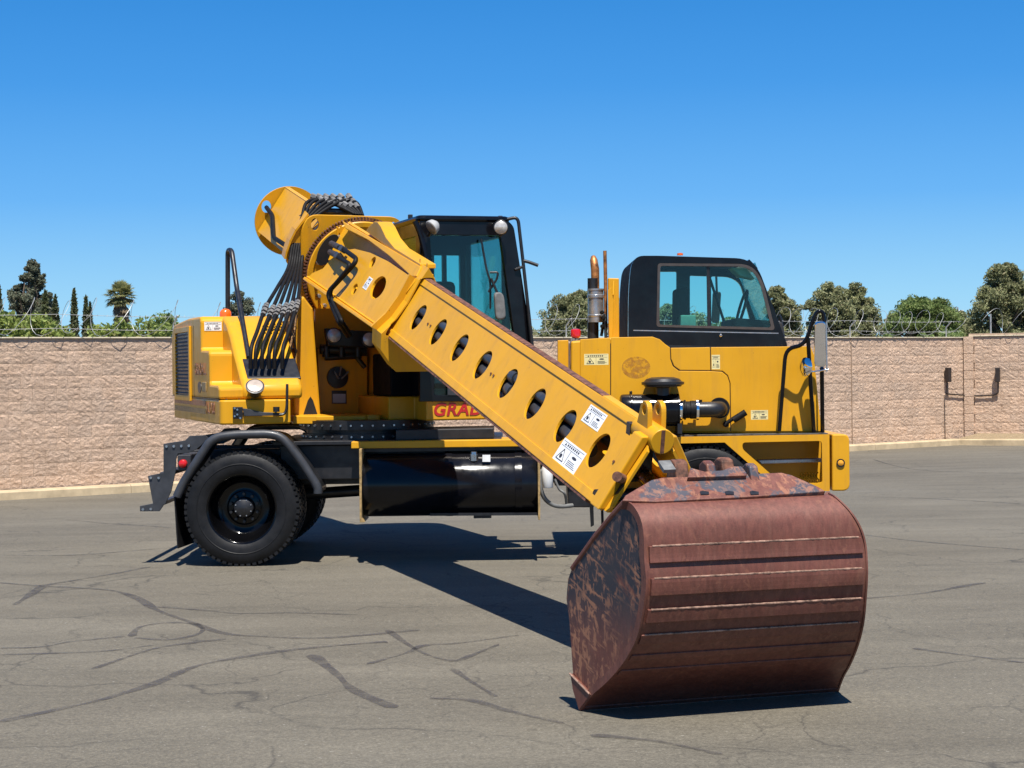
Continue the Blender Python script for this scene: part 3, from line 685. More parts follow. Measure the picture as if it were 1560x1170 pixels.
# ---- frame
x0, x1 = at(285, 700, 17.3).x, at(1262, 700, 17.3).x
mb = MB()
for y_ in (17.32, 18.22): mb.aabb(x0, x1, y_, y_ + .1, .68, 1.02)
for x_ in (x0 + .05, -1.9, -.9, .3, 1.3, x1 - .1): mb.aabb(x_ - .06, x_ + .06, 17.423, 18.217, .72, .98)
mb.aabb(-2.15, -.62, 17.05, 18.6, .74, 1.06)
P_('chassis_frame', mb, BLM, bevel=.01)
mb = MB(); mb.aabb(-2.2, -.1, 16.95, 18.75, 1.063, 1.10); P_('deck_plate', mb, BLM, bevel=.005)
# ---- rear mudguards
for Yg, sgn in ((16.56, 1), (19.04, -1)):
    path = [at(x, y, YN) for x, y in ((269, 757), (277, 738), (322, 668), (352, 662.5), (412, 661), (432, 668), (462, 708), (484, 742), (484, 752))]
    path = [Vector((p.x, Yg, p.z)) for p in path]
    pl = fil(path, .09, 5)
    mb = MB(); wdt = .62 * sgn; m_ = len(pl)
    vs = []
    for i, p in enumerate(pl):
        t = (pl[min(i + 1, m_ - 1)] - pl[max(i - 1, 0)]).normalized(); up_ = Vector((-t.z, 0, t.x)); up_ = up_ if up_.dot(Vector((XR, 0, .5)) - Vector((p.x, 0, p.z))) < 0 else -up_
        vs += [p + up_ * .012 + Vector((0, .035 * sgn, 0)), p + up_ * .012 + Vector((0, wdt, 0)), p - up_ * .006 + Vector((0, wdt, 0)), p - up_ * .006 + Vector((0, .035 * sgn, 0))]
    fs = [(0, 1, 2, 3), tuple(4 * (m_ - 1) + q for q in (3, 2, 1, 0))]
    for i in range(m_ - 1): fs += [(4 * i + q, 4 * i + (q + 1) % 4, 4 * i + 4 + (q + 1) % 4, 4 * i + 4 + q) for q in range(4)]
    mb.add(vs, fs); g = P_('mudguard', mb, BLM, smooth=40)
    mb = MB(); mb.tube([p + Vector((0, .035 * sgn, 0)) for p in pl], .040, 12); P_('mudguard_edge', mb, DRK, g, smooth=50)
    mb = MB(); mb.slab([Vector((at(x, y, YN).x, Yg + .05 * sgn, at(x, y, YN).z)) for x, y in ((263, 757), (276, 757), (284, 831), (268, 836))], Vector((-1, 0, 0)).normalized(), .012)
    fl = MB(); q = [at(x, y, YN) for x, y in ((264, 757), (269, 836))]
    fl.add([Vector((q[0].x, Yg + .04 * sgn, q[0].z)), Vector((q[1].x, Yg + .04 * sgn, q[1].z)), Vector((q[1].x + .05, Yg + .56 * sgn, q[1].z)), Vector((q[0].x + .02, Yg + .56 * sgn, q[0].z))] +
           [Vector((q[0].x + .012, Yg + .04 * sgn, q[0].z)), Vector((q[1].x + .012, Yg + .04 * sgn, q[1].z)), Vector((q[1].x + .062, Yg + .56 * sgn, q[1].z)), Vector((q[0].x + .032, Yg + .56 * sgn, q[0].z))],
           [(0, 1, 2, 3), (7, 6, 5, 4), (0, 4, 5, 1), (1, 5, 6, 2), (2, 6, 7, 3), (3, 7, 4, 0)])
    P_('mud_flap', fl, RUB, g)
# ---- rear bumper steps
step = [(249, 676), (282, 671), (289, 664), (313, 663), (318, 668), (300, 684), (287, 690), (271, 691), (268, 700), (268, 716), (261, 748), (252, 768), (249, 770), (243, 779), (213, 779), (213, 771), (233, 767), (225, 725), (249, 720)]
for Y_ in (16.78, 18.8):
    mb = MB(); mb.slab([Vector((at(x, y, 16.78).x, Y_, at(x, y, 16.78).z)) for x, y in step], NY, .02); st_ = P_('bumper_bracket', mb, DRK, bevel=.003)
    if Y_ < 17:
        for (x, y) in ((254, 680), (265, 680), (276.5, 679.5), (288, 679), (230, 728), (242, 728), (218, 776), (230, 775.5)):
            mb = MB(); p = at(x, y, 16.78); mb.cyl(p, p + NY * .012, .014, .012, 8); P_('bolt', mb, STL, st_)
mb = MB()
for (x, y, w_, h_) in ((252, 722, 14, 3), (224, 775, 10, 3), (262, 690, 8, 6)):
    p = at(x, y, 16.85); mb.aabb(p.x - w_ * .003, p.x + w_ * .003, 16.803, 18.797, p.z - h_ * .006, p.z + h_ * .006)
P_('rear_step', mb, BLM, bevel=.004)
mb = MB(); p = at(275, 705, 16.7); mb.aabb(p.x - .03, p.x + .09, 16.72, 18.9, p.z - .07, p.z + .07); P_('tail_lamp_bar', mb, DRK, bevel=.006)
mb = MB(); p = at(278.5, 706.5, 16.7); mb.lathe(p, NY, [(-.03, .04), (.0, .04), (.02, .035), (.03, .018), (.032, 0)], 20); P_('tail_lamp', mb, REDL, smooth=40)
# ---- fuel tank
a = at(550, 737, 16.9); b = at(820, 737, 16.9); TY = 16.6 + .285; TZ = at(690, 737.5, TY).z
xa = at(549, 737, 16.6).x; xb = at(822, 737, 16.6).x
mb = MB(); mb.lathe((xa, TY, TZ), (1, 0, 0), [(0, .0), (0.001, .25), (.01, .275), (.03, .285), (xb - xa - .03, .285), (xb - xa - .01, .275), (xb - xa, .25), (xb - xa, 0)], 56); tank = P_('fuel_tank', mb, BLK, smooth=40)
for px in (683, 790):
    xx = at(px, 737, 16.6).x; mb = MB(); mb.lathe((xx, TY, TZ), (1, 0, 0), [(-.03, .286), (-.03, .291), (.03, .291), (.03, .286)], 48, True); P_('tank_strap', mb, BLK, tank, smooth=40)
for px in (549, 821):
    mb = MB(); sl(mb, [(px - 2, 684), (px + 2, 684), (px + 2, 790), (px + 6 if px < 600 else px + 2, 796 if px < 600 else 792), (px - 1, 796 if px < 600 else 792)], 16.585, .55); P_('tank_bracket', mb, TANW, tank, bevel=.002)
mb = MB(); p = at(722, 697, 16.72); mb.cyl(p + Z * -.03, p + Z * .03, .04, .04, 16); mb.cyl(p + Z * .03, p + Z * .052, .03, .028, 16); P_('fuel_cap', mb, STL, tank, smooth=40)
mb = MB(); sl(mb, [(735, 693), (747, 693), (747, 703.5), (735, 703.5)], 16.652, .01); P_('tank_label', mb, WHT, tank)
mb = MB(); sl(mb, [(655, 782), (820, 781), (820, 785), (655, 786)], 16.66, .4); mb2 = at(735, 787, 16.7); mb.aabb(mb2.x - .08, mb2.x + .08, 16.7, 16.9, mb2.z - .015, mb2.z + .012); P_('tank_rail', mb, BLM, tank)
mb = MB(); sl(mb, [(535, 673), (960, 667), (960, 678.5), (535, 683.5)], 16.80, .6); P_('running_board', mb, YEL, bevel=.006)
mb = MB(); p = at(535, 683.5, 16.55); q = at(878, 683.5, 16.55); mb.aabb(p.x + .01, q.x, 16.86, 17.3, p.z - .045, p.z - .012); P_('running_board_lip', mb, BLM)
mb = MB(); sl(mb, [(603, 655), (752, 652), (752, 668), (603, 671)], 17.0, .7); P_('deck_box', mb, BLM, bevel=.008)
# ---- air dryer, battery box behind the boom
mb = MB(); p = at(834, 727, 16.72); mb.lathe(p, Z, [(-.095, .0), (-.095, .046), (-.09, .05), (.085, .05), (.1, .042), (.12, .03), (.12, 0)], 20); P_('air_dryer', mb, WHT, smooth=40)
mb = MB(); mb.tube(spline([at(828, 716, 16.72), at(823, 722, 16.72), at(824, 745, 16.72), at(832, 762, 16.75), at(848, 771, 16.8), at(872, 770, 16.9)]), .02, 8)
mb.tube(spline([at(845, 730, 16.8), at(852, 745, 16.8), at(860, 752, 16.8), at(863, 768, 16.9)]), .012, 8); P_('air_hose', mb, GRY, smooth=50)
mb = MB(); sl(mb, [(845, 690), (905, 690), (905, 773), (866, 773), (864, 740), (845, 740)], 17.0, .5); P_('valve_box', mb, BLM, bevel=.01)
mb = MB(); sl(mb, [(898, 768), (904, 768), (905, 800), (900, 803)], 16.9, .012); sl(mb, [(915, 760), (919, 760), (920, 800), (916, 800)], 17.2, .012); P_('hanging_strap', mb, RUB)
mb = MB(); sl(mb, [(960, 672), (1010, 672), (1030, 700), (1010, 760), (960, 765)], 16.85, .02); P_('inner_splash_plate', mb, BLM)
# ---- front mudguard frame and bumper
mb = MB()
mb.plate([at(x, y, 16.6) for x, y in ((958, 667), (1263.5, 662), (1264, 748), (1190, 749), (1104, 674), (1010, 676), (958, 678))],
         [[at(x, y, 16.6) for x, y in rp([(1131, 674), (1252, 671.5), (1253, 736), (1191, 737), (1131, 684)], 5)]], NY, .05)
P_('front_frame_plate', mb, YEL)
mb = MB(); sl(mb, [(1115, 668), (1262, 667), (1262, 742), (1180, 742)], 17.1, .03); P_('inner_frame_plate', mb, YEL)
mb = MB(); sl(mb, [(1153, 700.5), (1254, 698), (1254, 704), (1160, 707)], 16.9, .08); P_('tie_bar', mb, SIL, bevel=.008)
mb = MB()
for i in range(7): p = at(1221 + i * 4, 728, 16.9); mb.tube([p + Vector((.012 * math.sin(t * .8), .03 * math.cos(t * .8), -.05 + t * .011)) for t in range(10)], .007, 6)
P_('coil_spring', mb, YEL, smooth=50)
mb = MB(); mb.slab([at(x, y, 16.57) for x, y in rp([(1267.5, 661.5, 0), (1294, 661.5, 10), (1295, 748, 12), (1268, 748, 0)], 6, 6)], NY, 2.45); bump_ = P_('front_bumper', mb, YEL, bevel=.012)
mb = MB(); p = at(1280.5, 705.3, 16.57); mb.lathe(p, NY, [(.002, .038), (.012, .038), (.012, .03), (.006, .028)], 20); P_('lamp_bezel', mb, BLM, bump_, smooth=40)
mb = MB(); mb.lathe(p, NY, [(.0, .028), (.014, .026), (.02, .014), (.021, 0)], 20); P_('marker_lamp', mb, AMB, bump_, smooth=50)
mb = MB(); z_ = at(1150, 662, 16.6).z; mb.aabb(at(958, 662, 16.6).x, at(1263, 662, 16.6).x, 16.655, 18.95, z_ - .03, z_ + .004); P_('front_deck', mb, DECK, bevel=.004)
mb = MB(); mb.aabb(XF - .6, XF + .62, 17.2, 18.8, .62, z_ - .034); P_('engine_block', mb, BLM)
# ---- carrier hood
YH = 16.80
body = rp([(870, 660, 0), (870, 520, 3), (932, 514), (996, 513, 14), (1018, 529, 10), (1236, 528, 10), (1253, 660, 0)], 6)
mb = MB(); mb.slab([at(x, y, YH) for x, y in body], NY, 1.95); hood = P_('hood_body', mb, YEL, bevel=.03)
DRKSEAM = BLM
mb = MB(); sl(mb, [(884, 522), (1236, 531), (1249, 657), (884, 657)], YH - .002, .001); P_('seam_backing', mb, DRKSEAM, hood)
pan = [[(884, 517), (929.6, 514.5), (929.6, 657), (884, 657)],
       [(930.8, 514), (994, 513), (1005, 517), (1013, 524), (1020.6, 529.5), (1021.3, 548), (1025, 558), (1034, 565), (1082, 565.4), (1100, 566.5), (1108, 573), (1111.6, 584), (1112.6, 657), (930.8, 657)],
       [(1021.8, 530), (1081.6, 529), (1082.3, 564.2), (1036, 563.8), (1027, 557.5), (1022.6, 547)],
       [(1082.8, 529), (1235, 527.5), (1240, 540), (1251, 657), (1113.8, 657), (1112.8, 584), (1109, 572), (1101, 565.2), (1083.6, 564.4)]]
for p in pan:
    mb = MB(); sl(mb, p, YH - .014, .012); P_('hood_panel', mb, YEL, hood, bevel=.004)
YP = YH - .0145
def decal(name, P, X_, Y_, N_, wd, hd, parent, style=0, bg_=None):
    """a printed sticker: backing sheet with header bar, rules and pictogram blobs"""
    X_ = X_.normalized(); Y_ = Y_.normalized()
    mb = MB(); mb.slab([P + X_ * a * wd / 2 + Y_ * b * hd / 2 for a, b in ((-1, -1), (1, -1), (1, 1), (-1, 1))], N_, .003); o = P_(name, mb, bg_ or WHT, parent)
    pr = MB(); rnd = random.Random(int(abs(P.x) * 1000)); f = N_ * .0012
    def rc(x0, y0, x1, y1): pr.slab([P + f + X_ * a * wd + Y_ * b * hd for a, b in ((x0, y0), (x1, y0), (x1, y1), (x0, y1))], N_, .001)
    for e in ((-.46, .40, .46, .415), (-.46, .2, .46, .212), (-.02, -.42, -.01, .2)): rc(*e)
    for i in range(7): rc(-.25 + i * .08, .27, -.205 + i * .08, .36)
    pr.slab([P + f + X_ * a * wd + Y_ * b * hd for a, b in ((-.36, .26), (-.29, .26), (-.325, .37))], N_, .001)
    for i in range(4): rc(.05, -.38 + i * .07, .05 + rnd.uniform(.25, .4), -.36 + i * .07)
    pr.tube([P + f + X_ * a * wd + Y_ * b * hd for a, b in ((-.4, -.36), (-.26, .12), (-.1, -.36))], .0018 * wd / .2, 4, True)
    pr.ell(P + f + X_ * -.27 * wd + Y_ * -.2 * hd, N_, X_, .05 * wd, .1 * hd, .001, 10); pr.ell(P + f + X_ * .22 * wd + Y_ * .03 * hd, N_, X_, .1 * wd, .06 * hd, .001, 10)
    P_('print', pr, INK, o); return o
LABY = simple('cream_label', (.72, .62, .30), .5, 0, 0, .05, 10)
decal('warning_label', at(908.5, 547.5, YP), Vector((1, 0, 0)), Z, NY, .22, .10, hood, 0, LABY)
decal('warning_label', at(1090.5, 551.5, YP), Vector((1, 0, 0)), Z, NY, .075, .13, hood, 0, LABY)
decal('warning_label', at(1157, 632, YP), Vector((1, 0, 0)), Z, NY, .155, .085, hood, 0, LABY)
k = NT('faded_decal'); tr = k.n('BsdfTransparent'); mx = k.n('MixShader'); k.set(k.ramp(k.noise(30, 3), [(.3, (.36, .14, .015)), (.7, (.5, .25, .03))]), .5)
k.link(k.ramp(k.noise(24, 4), [(.4, .1), (.6, .75)]), mx.inputs[0]); k.link(tr.outputs[0], mx.inputs[1]); k.link(k.b.outputs[0], mx.inputs[2]); k.link(mx.outputs[0], k.out.inputs[0])
mb = MB(); mb.ell(at(969, 560, YP), NY, Vector((1, 0, 0)), .13, .10, .0015, 36); P_('faded_round_decal', mb, k.m, hood)
# left post, valve cluster, red knob
mb = MB(); sl(mb, [(849.5, 518.5), (866, 518), (866, 600), (849.5, 600)], 17.0, .12); P_('hood_post', mb, YEL, bevel=.006)
mb = MB(); p = at(877, 507.5, 16.95); mb.lathe(p, Z, [(-.045, .03), (-.03, .045), (.02, .047), (.035, .04), (.042, 0)], 20); P_('red_knob', mb, REDL, smooth=30)
mb = MB()
for x, r_ in ((870.5, .012), (874, .016), (878.5, .014)): mb.tube([at(x, 515, 16.93), at(x + 1, 545, 16.93), at(x - 1, 575, 16.93), at(x, 605, 16.93)], r_, 8)
for y in (520, 533, 541): p = at(876, y, 16.93); mb.cyl(p - Z * .014, p + Z * .014, .032, .03, 8)
P_('shift_linkage', mb, GRY, smooth=35)
mb = MB()
for i in range(12): p = at(881, 528 + i * 6.2, 16.9); mb.tube([p + Vector((.016 * math.cos(t), .005 * math.sin(t * 2), .02 * math.sin(t))) for t in [j * math.pi / 4 for j in range(8)]], .007, 5, True)
P_('chain', mb, BLM, smooth=50)
# ---- exhaust and posts
YE = 17.55
mb = MB(); p0 = at(903.5, 522, YE); p1 = at(903.5, 424, YE); mb.cyl(p0, p1, .053, .053, 24); P_('exhaust_heat_shield', mb, BLM, smooth=40)
mb = MB(); p0 = at(908, 491, YE - .03); p1 = at(908, 440, YE - .03); L = (p1 - p0).length
mb.lathe(p0, Z, [(0, .05), (0, .074), (.05, .076), (.055, .080), (.07, .08), (.075, .074), (L - .09, .074), (L - .085, .082), (L - .06, .082), (L - .055, .074), (L - .02, .074), (L - .015, .08), (L, .08), (L, .05)], 32); P_('muffler', mb, SIL, smooth=35)
mb = MB(); mb.tube([at(907, 440, YE), at(906.5, 410, YE), at(904.5, 396, YE + .02), at(904, 392, YE + .05)], [.038, .04, .036, .025], 16); P_('exhaust_tip', mb, EXH, smooth=50)
mb = MB(); mb.tube([at(923, 500, 17.5), at(922.5, 430, 17.5), at(921.5, 382, 17.5)], .017, 8); P_('boom_rest_rod', mb, EXH, smooth=50)
mb = MB(); sl(mb, [(926.5, 423.5), (943, 424), (943.5, 516), (927.5, 515)], 17.35, .1); post = P_('boom_rest_post', mb, YEL, bevel=.008)
mb = MB(); sl(mb, [(926, 442), (931, 438), (935, 460), (934, 500), (932, 520), (928, 518), (927, 480)], 17.2, .03); mb.tube([at(935, 428, 17.3), at(934, 450, 17.25)], .01, 6); P_('hook', mb, YEL, post, bevel=.004)
mb = MB()
for x, y, r_ in ((917, 476, .02), (919, 484, .022), (917.5, 497, .02), (921, 490, .016)): p = at(x, y, 17.4); mb.lathe(p, NY, [(-.03, r_), (.03, r_), (.04, r_ * .6)], 10)
mb.tube(spline([at(916, 512, 17.4), at(919, 495, 17.4), at(922, 480, 17.4), at(923, 515, 17.3), at(927, 530, 17.2)]), .014, 8); P_('exhaust_fittings', mb, HOS, smooth=50)
# ---- air cleaner
YA = 16.64
pa = at(944, 625, YA); pb = at(1034, 625, YA); pa.z = pb.z = (pa.z + pb.z) / 2; L = pb.x - pa.x
mb = MB(); mb.lathe(pa, (1, 0, 0), [(0, 0), (.002, .12), (.012, .14), (.03, .146), (.095, .148), (.10, .155), (.11, .155), (.115, .146), (L - .02, .146), (L - .015, .152), (L, .152), (L, 0)], 40); ac = P_('air_cleaner', mb, BLK, smooth=30)
p = at(1010, 604, YA); q = Vector((p.x, YA, pa.z + .12))
mb = MB(); mb.lathe(q, Z, [(0, .068), (.03, .066), (.08, .066), (.085, .07)], 28); P_('intake_neck', mb, BLM, ac, smooth=30)
mb = MB(); zb = at(1010, 589, YA).z; mb.lathe(Vector((p.x, YA, zb)), Z, [(0, .06), (.0, .165), (.012, .17), (.02, .192), (.042, .192), (.046, .172), (.07, .15), (.085, .1), (.088, 0)], 40); P_('intake_cap', mb, BLM, ac, smooth=25)
mb = MB(); mb.lathe(pb, (1, 0, 0), [(0, .09), (.01, .09), (.015, .082), (.045, .082), (.05, .09), (.06, .09), (.065, .076), (.10, .076), (.105, .082), (.16, .082), (.165, .07)], 28); P_('rubber_coupling', mb, HOS, ac, smooth=30)
mb = MB()
for x_ in (.0, .15): mb.lathe(pb + Vector((x_ + .004, 0, 0)), (1, 0, 0), [(0, .084), (0, .094), (.022, .094), (.022, .084)], 28, True)
P_('hose_clamp', mb, CHR, ac, smooth=30)
e0 = pb + Vector((.16, 0, 0)); e1 = at(1094, 631, YH); e1.z = pb.z - .0
mb = MB(); mb.tube(fil([e0, Vector((e1.x, YA + .0, pb.z)), Vector((e1.x + .02, YH + .05, pb.z))], .14, 8), .071, 20); P_('intake_elbow', mb, BLM, ac, smooth=50)
mb = MB(); mb.lathe(Vector((e1.x + .01, YP, pb.z + .01)), NY, [(0, .095), (.006, .095), (.006, .082), (.0, .082)], 32, True); mb.ell(Vector((e1.x + .01, YP - .003, pb.z + .01)), NY, Z, .083, .083, .002); P_('intake_opening', mb, RUB, ac, smooth=30)
mb = MB(); mb.cyl(at(1066, 622, YA), at(1066, 609, YA), .018, .022, 8); P_('sensor', mb, HOS, ac, smooth=40)
mb = MB(); mb.cyl(at(961, 603, YA), at(961, 597, YA), .014, .012, 8); mb.cyl(at(959, 598, YA), at(963, 597, YA), .01, .01, 8)
P_('dust_valve', mb, HOS, ac, smooth=40)
for x in (968, 1034):
    mb = MB(); mb.aabb(at(x, 660, YA).x - .02, at(x, 660, YA).x + .02, YA - .12, YA + .12, at(x, 660, YA).z + .0, pa.z - .12); P_('cleaner_mount', mb, BLM, ac)
# latch on hood side
mb = MB(); mb.tube([at(1103, 648, YP - .05), at(1109, 643, YP - .05), at(1118, 637, YP - .05)], .018, 10); mb.tube([at(1117, 640, YP - .05), at(1136, 628, YP - .05)], .03, 10); mb.cyl(at(1106, 646, YP - .05), at(1106, 646, YP + .01), .028, .028, 12); P_('rubber_latch', mb, HOS, hood, smooth=40)
# ---- mirror bracket and mirrors
YM = 16.68
def tb(name, px, Y, r_, mat, fr=.08, parent=None, n_=10):
    ys = Y if isinstance(Y, (list, tuple)) else [Y] * len(px)
    mb = MB(); mb.tube(fil([at(x, y, yy) for (x, y), yy in zip(px, ys)], fr), r_, n_); return P_(name, mb, mat, parent, smooth=50)
mbk = tb('mirror_bracket', [(1187, 657), (1197, 531), (1226, 526), (1243, 474), (1254, 474), (1256, 490)], [16.68, 16.62, 16.55, 16.5, 16.5, 16.5], .0185, BLK, .1)
tb('bracket_leg', [(1240, 658), (1235, 590), (1231, 515)], [16.72, 16.6, 16.53], .019, BLK, .1, mbk)
tb('bracket_leg', [(1253, 658), (1252, 560)], [16.72, 16.52], .019, BLK, .1, mbk)
mb = MB(); mp_ = at(1249, 525, 16.44); mn_ = Vector((-.12, -1, -.10)).normalized(); mb.slab([onp(x, y, mp_, mn_) for x, y in rp([(1241, 491), (1257.5, 489), (1258, 560), (1240, 558)], 6)], mn_, .05); mir = P_('side_mirror', mb, CHR, mbk, bevel=.012)
tb('mirror_clamp', [(1229, 566), (1245, 566), (1252, 564), (1262, 563)], 16.5, .008, CHR, .05, mbk)
tb('mirror_rod', [(1258.5, 490), (1259.5, 566)], 16.5, .008, SIL, .05, mbk)
mb = MB(); p = at(1228, 559, 16.5); mb.lathe(p, Vector((-.85, -.5, .05)), [(0, .085), (.012, .085), (.024, .07), (.034, .04), (.037, 0)], 28); P_('convex_mirror', mb, CHR, mbk, smooth=50)

# ---- carrier cab
YC = 17.05
out = rp([(957.5, 521, 0), (957.5, 440, 30), (966, 390, 26), (1150, 395, 28), (1198, 524, 0), (1020, 529, 4), (1003, 515, 4)], 8, 8)
outer = [(957, 530, 0), (957.5, 440, 30), (963, 389.5, 30), (1003, 389.5, 4), (1150, 394, 30), (1199, 524, 0), (1199, 530, 0)]
outer = rp(outer, 8, 8)
win = rp([(1002, 401), (1143, 402, 20), (1162, 426, 20), (1181, 503, 6), (1000, 498)], 5, 6)
mb = MB(); mb.plate([at(x, y, YC) for x, y in outer], [[at(x, y, YC) for x, y in win]], NY, .07); cab = P_('carrier_cab', mb, BLK, bevel=.015)
mb = MB(); far_w = [rp([(1005, 414), (1030.5, 414), (1030.5, 497), (1004, 496)], 2), rp([(1051, 420), (1078.5, 421), (1079.5, 498), (1060, 498), (1056, 484), (1051, 484)], 2), rp([(1083, 421), (1112, 422, 10), (1128, 432, 10), (1146, 501), (1084, 499)], 4)]
mb.plate([at(x, y, YC) + Vector((0, 1.45, 0)) for x, y in outer], [[at(x, y, YC + 1.45) for x, y in q] for q in far_w], NY, .05); P_('far_side_frame', mb, BLK, cab)
# roof, rear and front skins
band = [p for p in outer if not (p[1] > 526)]
def skin(name, pts, mat, t=.03, y0=.07, y1=1.45):
    mb = MB(); n_ = len(pts); q = [at(x, y, YC) for x, y in pts]; c = at(1070, 470, YC)
    vs = []
    for p in q:
        i = (Vector((c.x, 0, c.z)) - Vector((p.x, 0, p.z))).normalized() * t
        vs += [p + Vector((0, y0, 0)), p + Vector((0, y1, 0)), p + i + Vector((0, y1, 0)), p + i + Vector((0, y0, 0))]
    fs = [(0, 1, 2, 3), tuple(4 * (n_ - 1) + k_ for k_ in (3, 2, 1, 0))]
    for j in range(n_ - 1): fs += [(4 * j + k_, 4 * j + (k_ + 1) % 4, 4 * j + 4 + (k_ + 1) % 4, 4 * j + 4 + k_) for k_ in range(4)]
    mb.add(vs, fs); return P_(name, mb, mat, cab, smooth=45)
ri = [i for i, p in enumerate(outer) if p[0] < 1152 and p[1] < 460 or p[0] < 960]
rear_roof = [p for p in outer if (p[0] < 1000 and p[1] < 500) or (p[1] < 398)]
MATB = simple('matt_black_trim', (.006, .006, .008), .7, 0, 0, .2, 5); MATB.node_tree.nodes['Principled BSDF'].inputs['Specular IOR Level'].default_value = .08
skin('cab_roof', rear_roof, MATB)
skin('rear_panel', [(957, 529), rear_roof[0]], MATB)
skin('windscreen', [(1152, 399), (1199, 524)], GLS, .008)
skin('windscreen_header', [(1143, 394.4), (1156, 408)], BLK, .05)
mb = MB(); mb.plate([at(x, y, YC - .003) for x, y in win], [[at(x, y, YC - .003) for x, y in rp([(1006, 405), (1140, 406, 18), (1157, 427, 18), (1175, 499, 5), (1004.5, 494.5)], 4, 6)]], NY, .012)
P_('window_seal', mb, simple('window_rubber', (.05, .042, .04), .6, 0, 0, .2, 10), cab)
mb = MB(); mb.slab([at(x, y, YC + .02) for x, y in win], NY, .006); P_('window_glass', mb, GLS, cab)
mb = MB(); sl(mb, [(1076.5, 404), (1081, 404), (1082.5, 497), (1078, 497)], YC + .012, .03); P_('window_divider', mb, BLM, cab)
mb = MB(); sl(mb, [(965, 502.5), (1186, 507), (1186, 508.5), (965, 504)], YC - .001, .004); P_('cab_trim_line', mb, SIL, cab)
mb = MB(); p = at(1098, 511, YC); mb.lathe(p, NY, [(0, .014), (.01, .014), (.016, .008), (.016, 0)], 12); P_('door_lock', mb, STL, cab, smooth=40)
mb = MB(); sl(mb, [(1115, 408), (1137, 409), (1150, 425), (1128, 420)], YC + .12, .3); P_('sun_visor', mb, simple('visor_fabric', (.62, .62, .42), .8), cab)
mb = MB(); sl(mb, [(1037, 480), (1060, 480), (1061, 520), (1036, 520)], YC + .12, .25); P_('seat_box', mb, simple('pale_box', (.72, .76, .55), .7), cab, bevel=.01)
mb = MB(); sl(mb, rp([(1031, 438), (1050, 438), (1053, 520), (1030, 520)], 6), YC + .45, .5); P_('driver_seat', mb, SEAT, cab, bevel=.03)
mb = MB(); sl(mb, rp([(1086, 444), (1099, 444), (1096, 492), (1084, 492)], 5), YC + 1.75, .04); P_('far_mirror', mb, BLM, cab, bevel=.01)
tb('mirror_arm', [(1091, 418), (1092, 445)], YC + 1.75, .012, BLM, .05, cab)
tb('wiper_arm', [(1080, 420), (1106, 499)], YC + 1.3, .014, BLM, .05, cab)
mb = MB(); mb.tube([at(1130, 470, YC + .6) + Vector((.05 * math.sin(t), .19 * math.cos(t), .17 * math.sin(t))) for t in [i * math.pi / 10 for i in range(20)]], .014, 8, True); P_('steering_wheel', mb, BLM, cab, smooth=50)
mb = MB(); sl(mb, rp([(1120, 484), (1192, 490), (1196, 520), (1120, 520)], 5), YC + .2, 1.2); P_('dashboard', mb, SEAT, cab, bevel=.03)
mb = MB(); p = at(1036, 389, YC + .6); mb.lathe(p, Z, [(0, .03), (.02, .028), (.025, 0)], 14); P_('roof_marker_lamp', mb, ORG, cab, smooth=40)
tb('wiper', [(1187, 480), (1190, 486), (1194, 520)], YC + .3, .014, BLM, .05, cab)

# ================================================================== UPPER STRUCTURE
P1 = at(667.2, 505.6, 14.71); P7 = at(911.2, 686.2, 11.3)
A = (P7 - P1).normalized(); yaw = math.atan2(A.x, -A.y)
n = Vector((math.sin(yaw), -math.cos(yaw), 0)); r = Vector((math.cos(yaw), math.sin(yaw), 0))
U = r.cross(A); U = U if U.z > 0 else -U
C = Vector((-1.4, 17.8, 0))
def u3(s_, d, z_): return C + r * s_ + n * d + Z * z_
def up(px, py, d): return onp(px, py, C + n * d, n)
def su(mb, px, d, t): return mb.slab([up(x, y, d) for x, y in px], n, t)
def ubox(mb, s0, s1, d0, d1, z0, z1): return mb.box(u3((s0 + s1) / 2, (d0 + d1) / 2, (z0 + z1) / 2), r * (s1 - s0) / 2, n * (d1 - d0) / 2, Z * (z1 - z0) / 2)
mb = MB(); mb.lathe((C.x, C.y, 1.10), Z, [(0, .62), (.05, .62), (.05, .58), (.09, .58), (.09, .64), (.175, .64)], 64); slew = P_('slew_ring', mb, BLM, smooth=30)
mb = MB()
for i in range(40):
    t = 2 * math.pi * i / 40; e = Vector((math.cos(t), math.sin(t), 0))
    for z_, rr in ((1.23, .64), (1.125, .62)): mb.cyl(C + Z * z_ + e * rr, C + Z * z_ + e * (rr + .012), .012, .010, 6)
P_('slew_bolts', mb, STL, slew)
# base
mb = MB(); mb.slab([u3(*p) for p in [(a_, b_, 1.492) for a_, b_ in rp([(-1.54, .8, .06), (-.90, .8, .02), (-.90, -1.0, 0), (.10, -1.0, 0), (.10, .45, .02), (.36, .45, 0), (.36, .84, .02), (1.40, .84, .04), (1.40, -2.2, .2), (.9, -2.45, .3), (-1.1, -2.45, .3), (-1.54, -2.35, .12)], .05, 5)]], Z, .222)
base = P_('upper_base', mb, YEL, bevel=.03)
mb = MB(); ubox(mb, -.897, .097, -.995, .2, 1.272, 1.315); P_('turret_floor', mb, YEL, base, bevel=.008)
for q in ([(447, 634), (482, 634), (482, 646), (447, 646)], [(560, 632), (578, 632), (580, 645), (560, 645)]):
    mb = MB(); su(mb, q, .25, .1); P_('base_foot', mb, YEL, base, bevel=.006)
pt = up(659, 633, .8435); pt2 = up(770, 634, .8435)
text('lettering', 'GRADALL', .165, pt - Z * .0, r, Z, REDP, base, .002, .0042, .22)
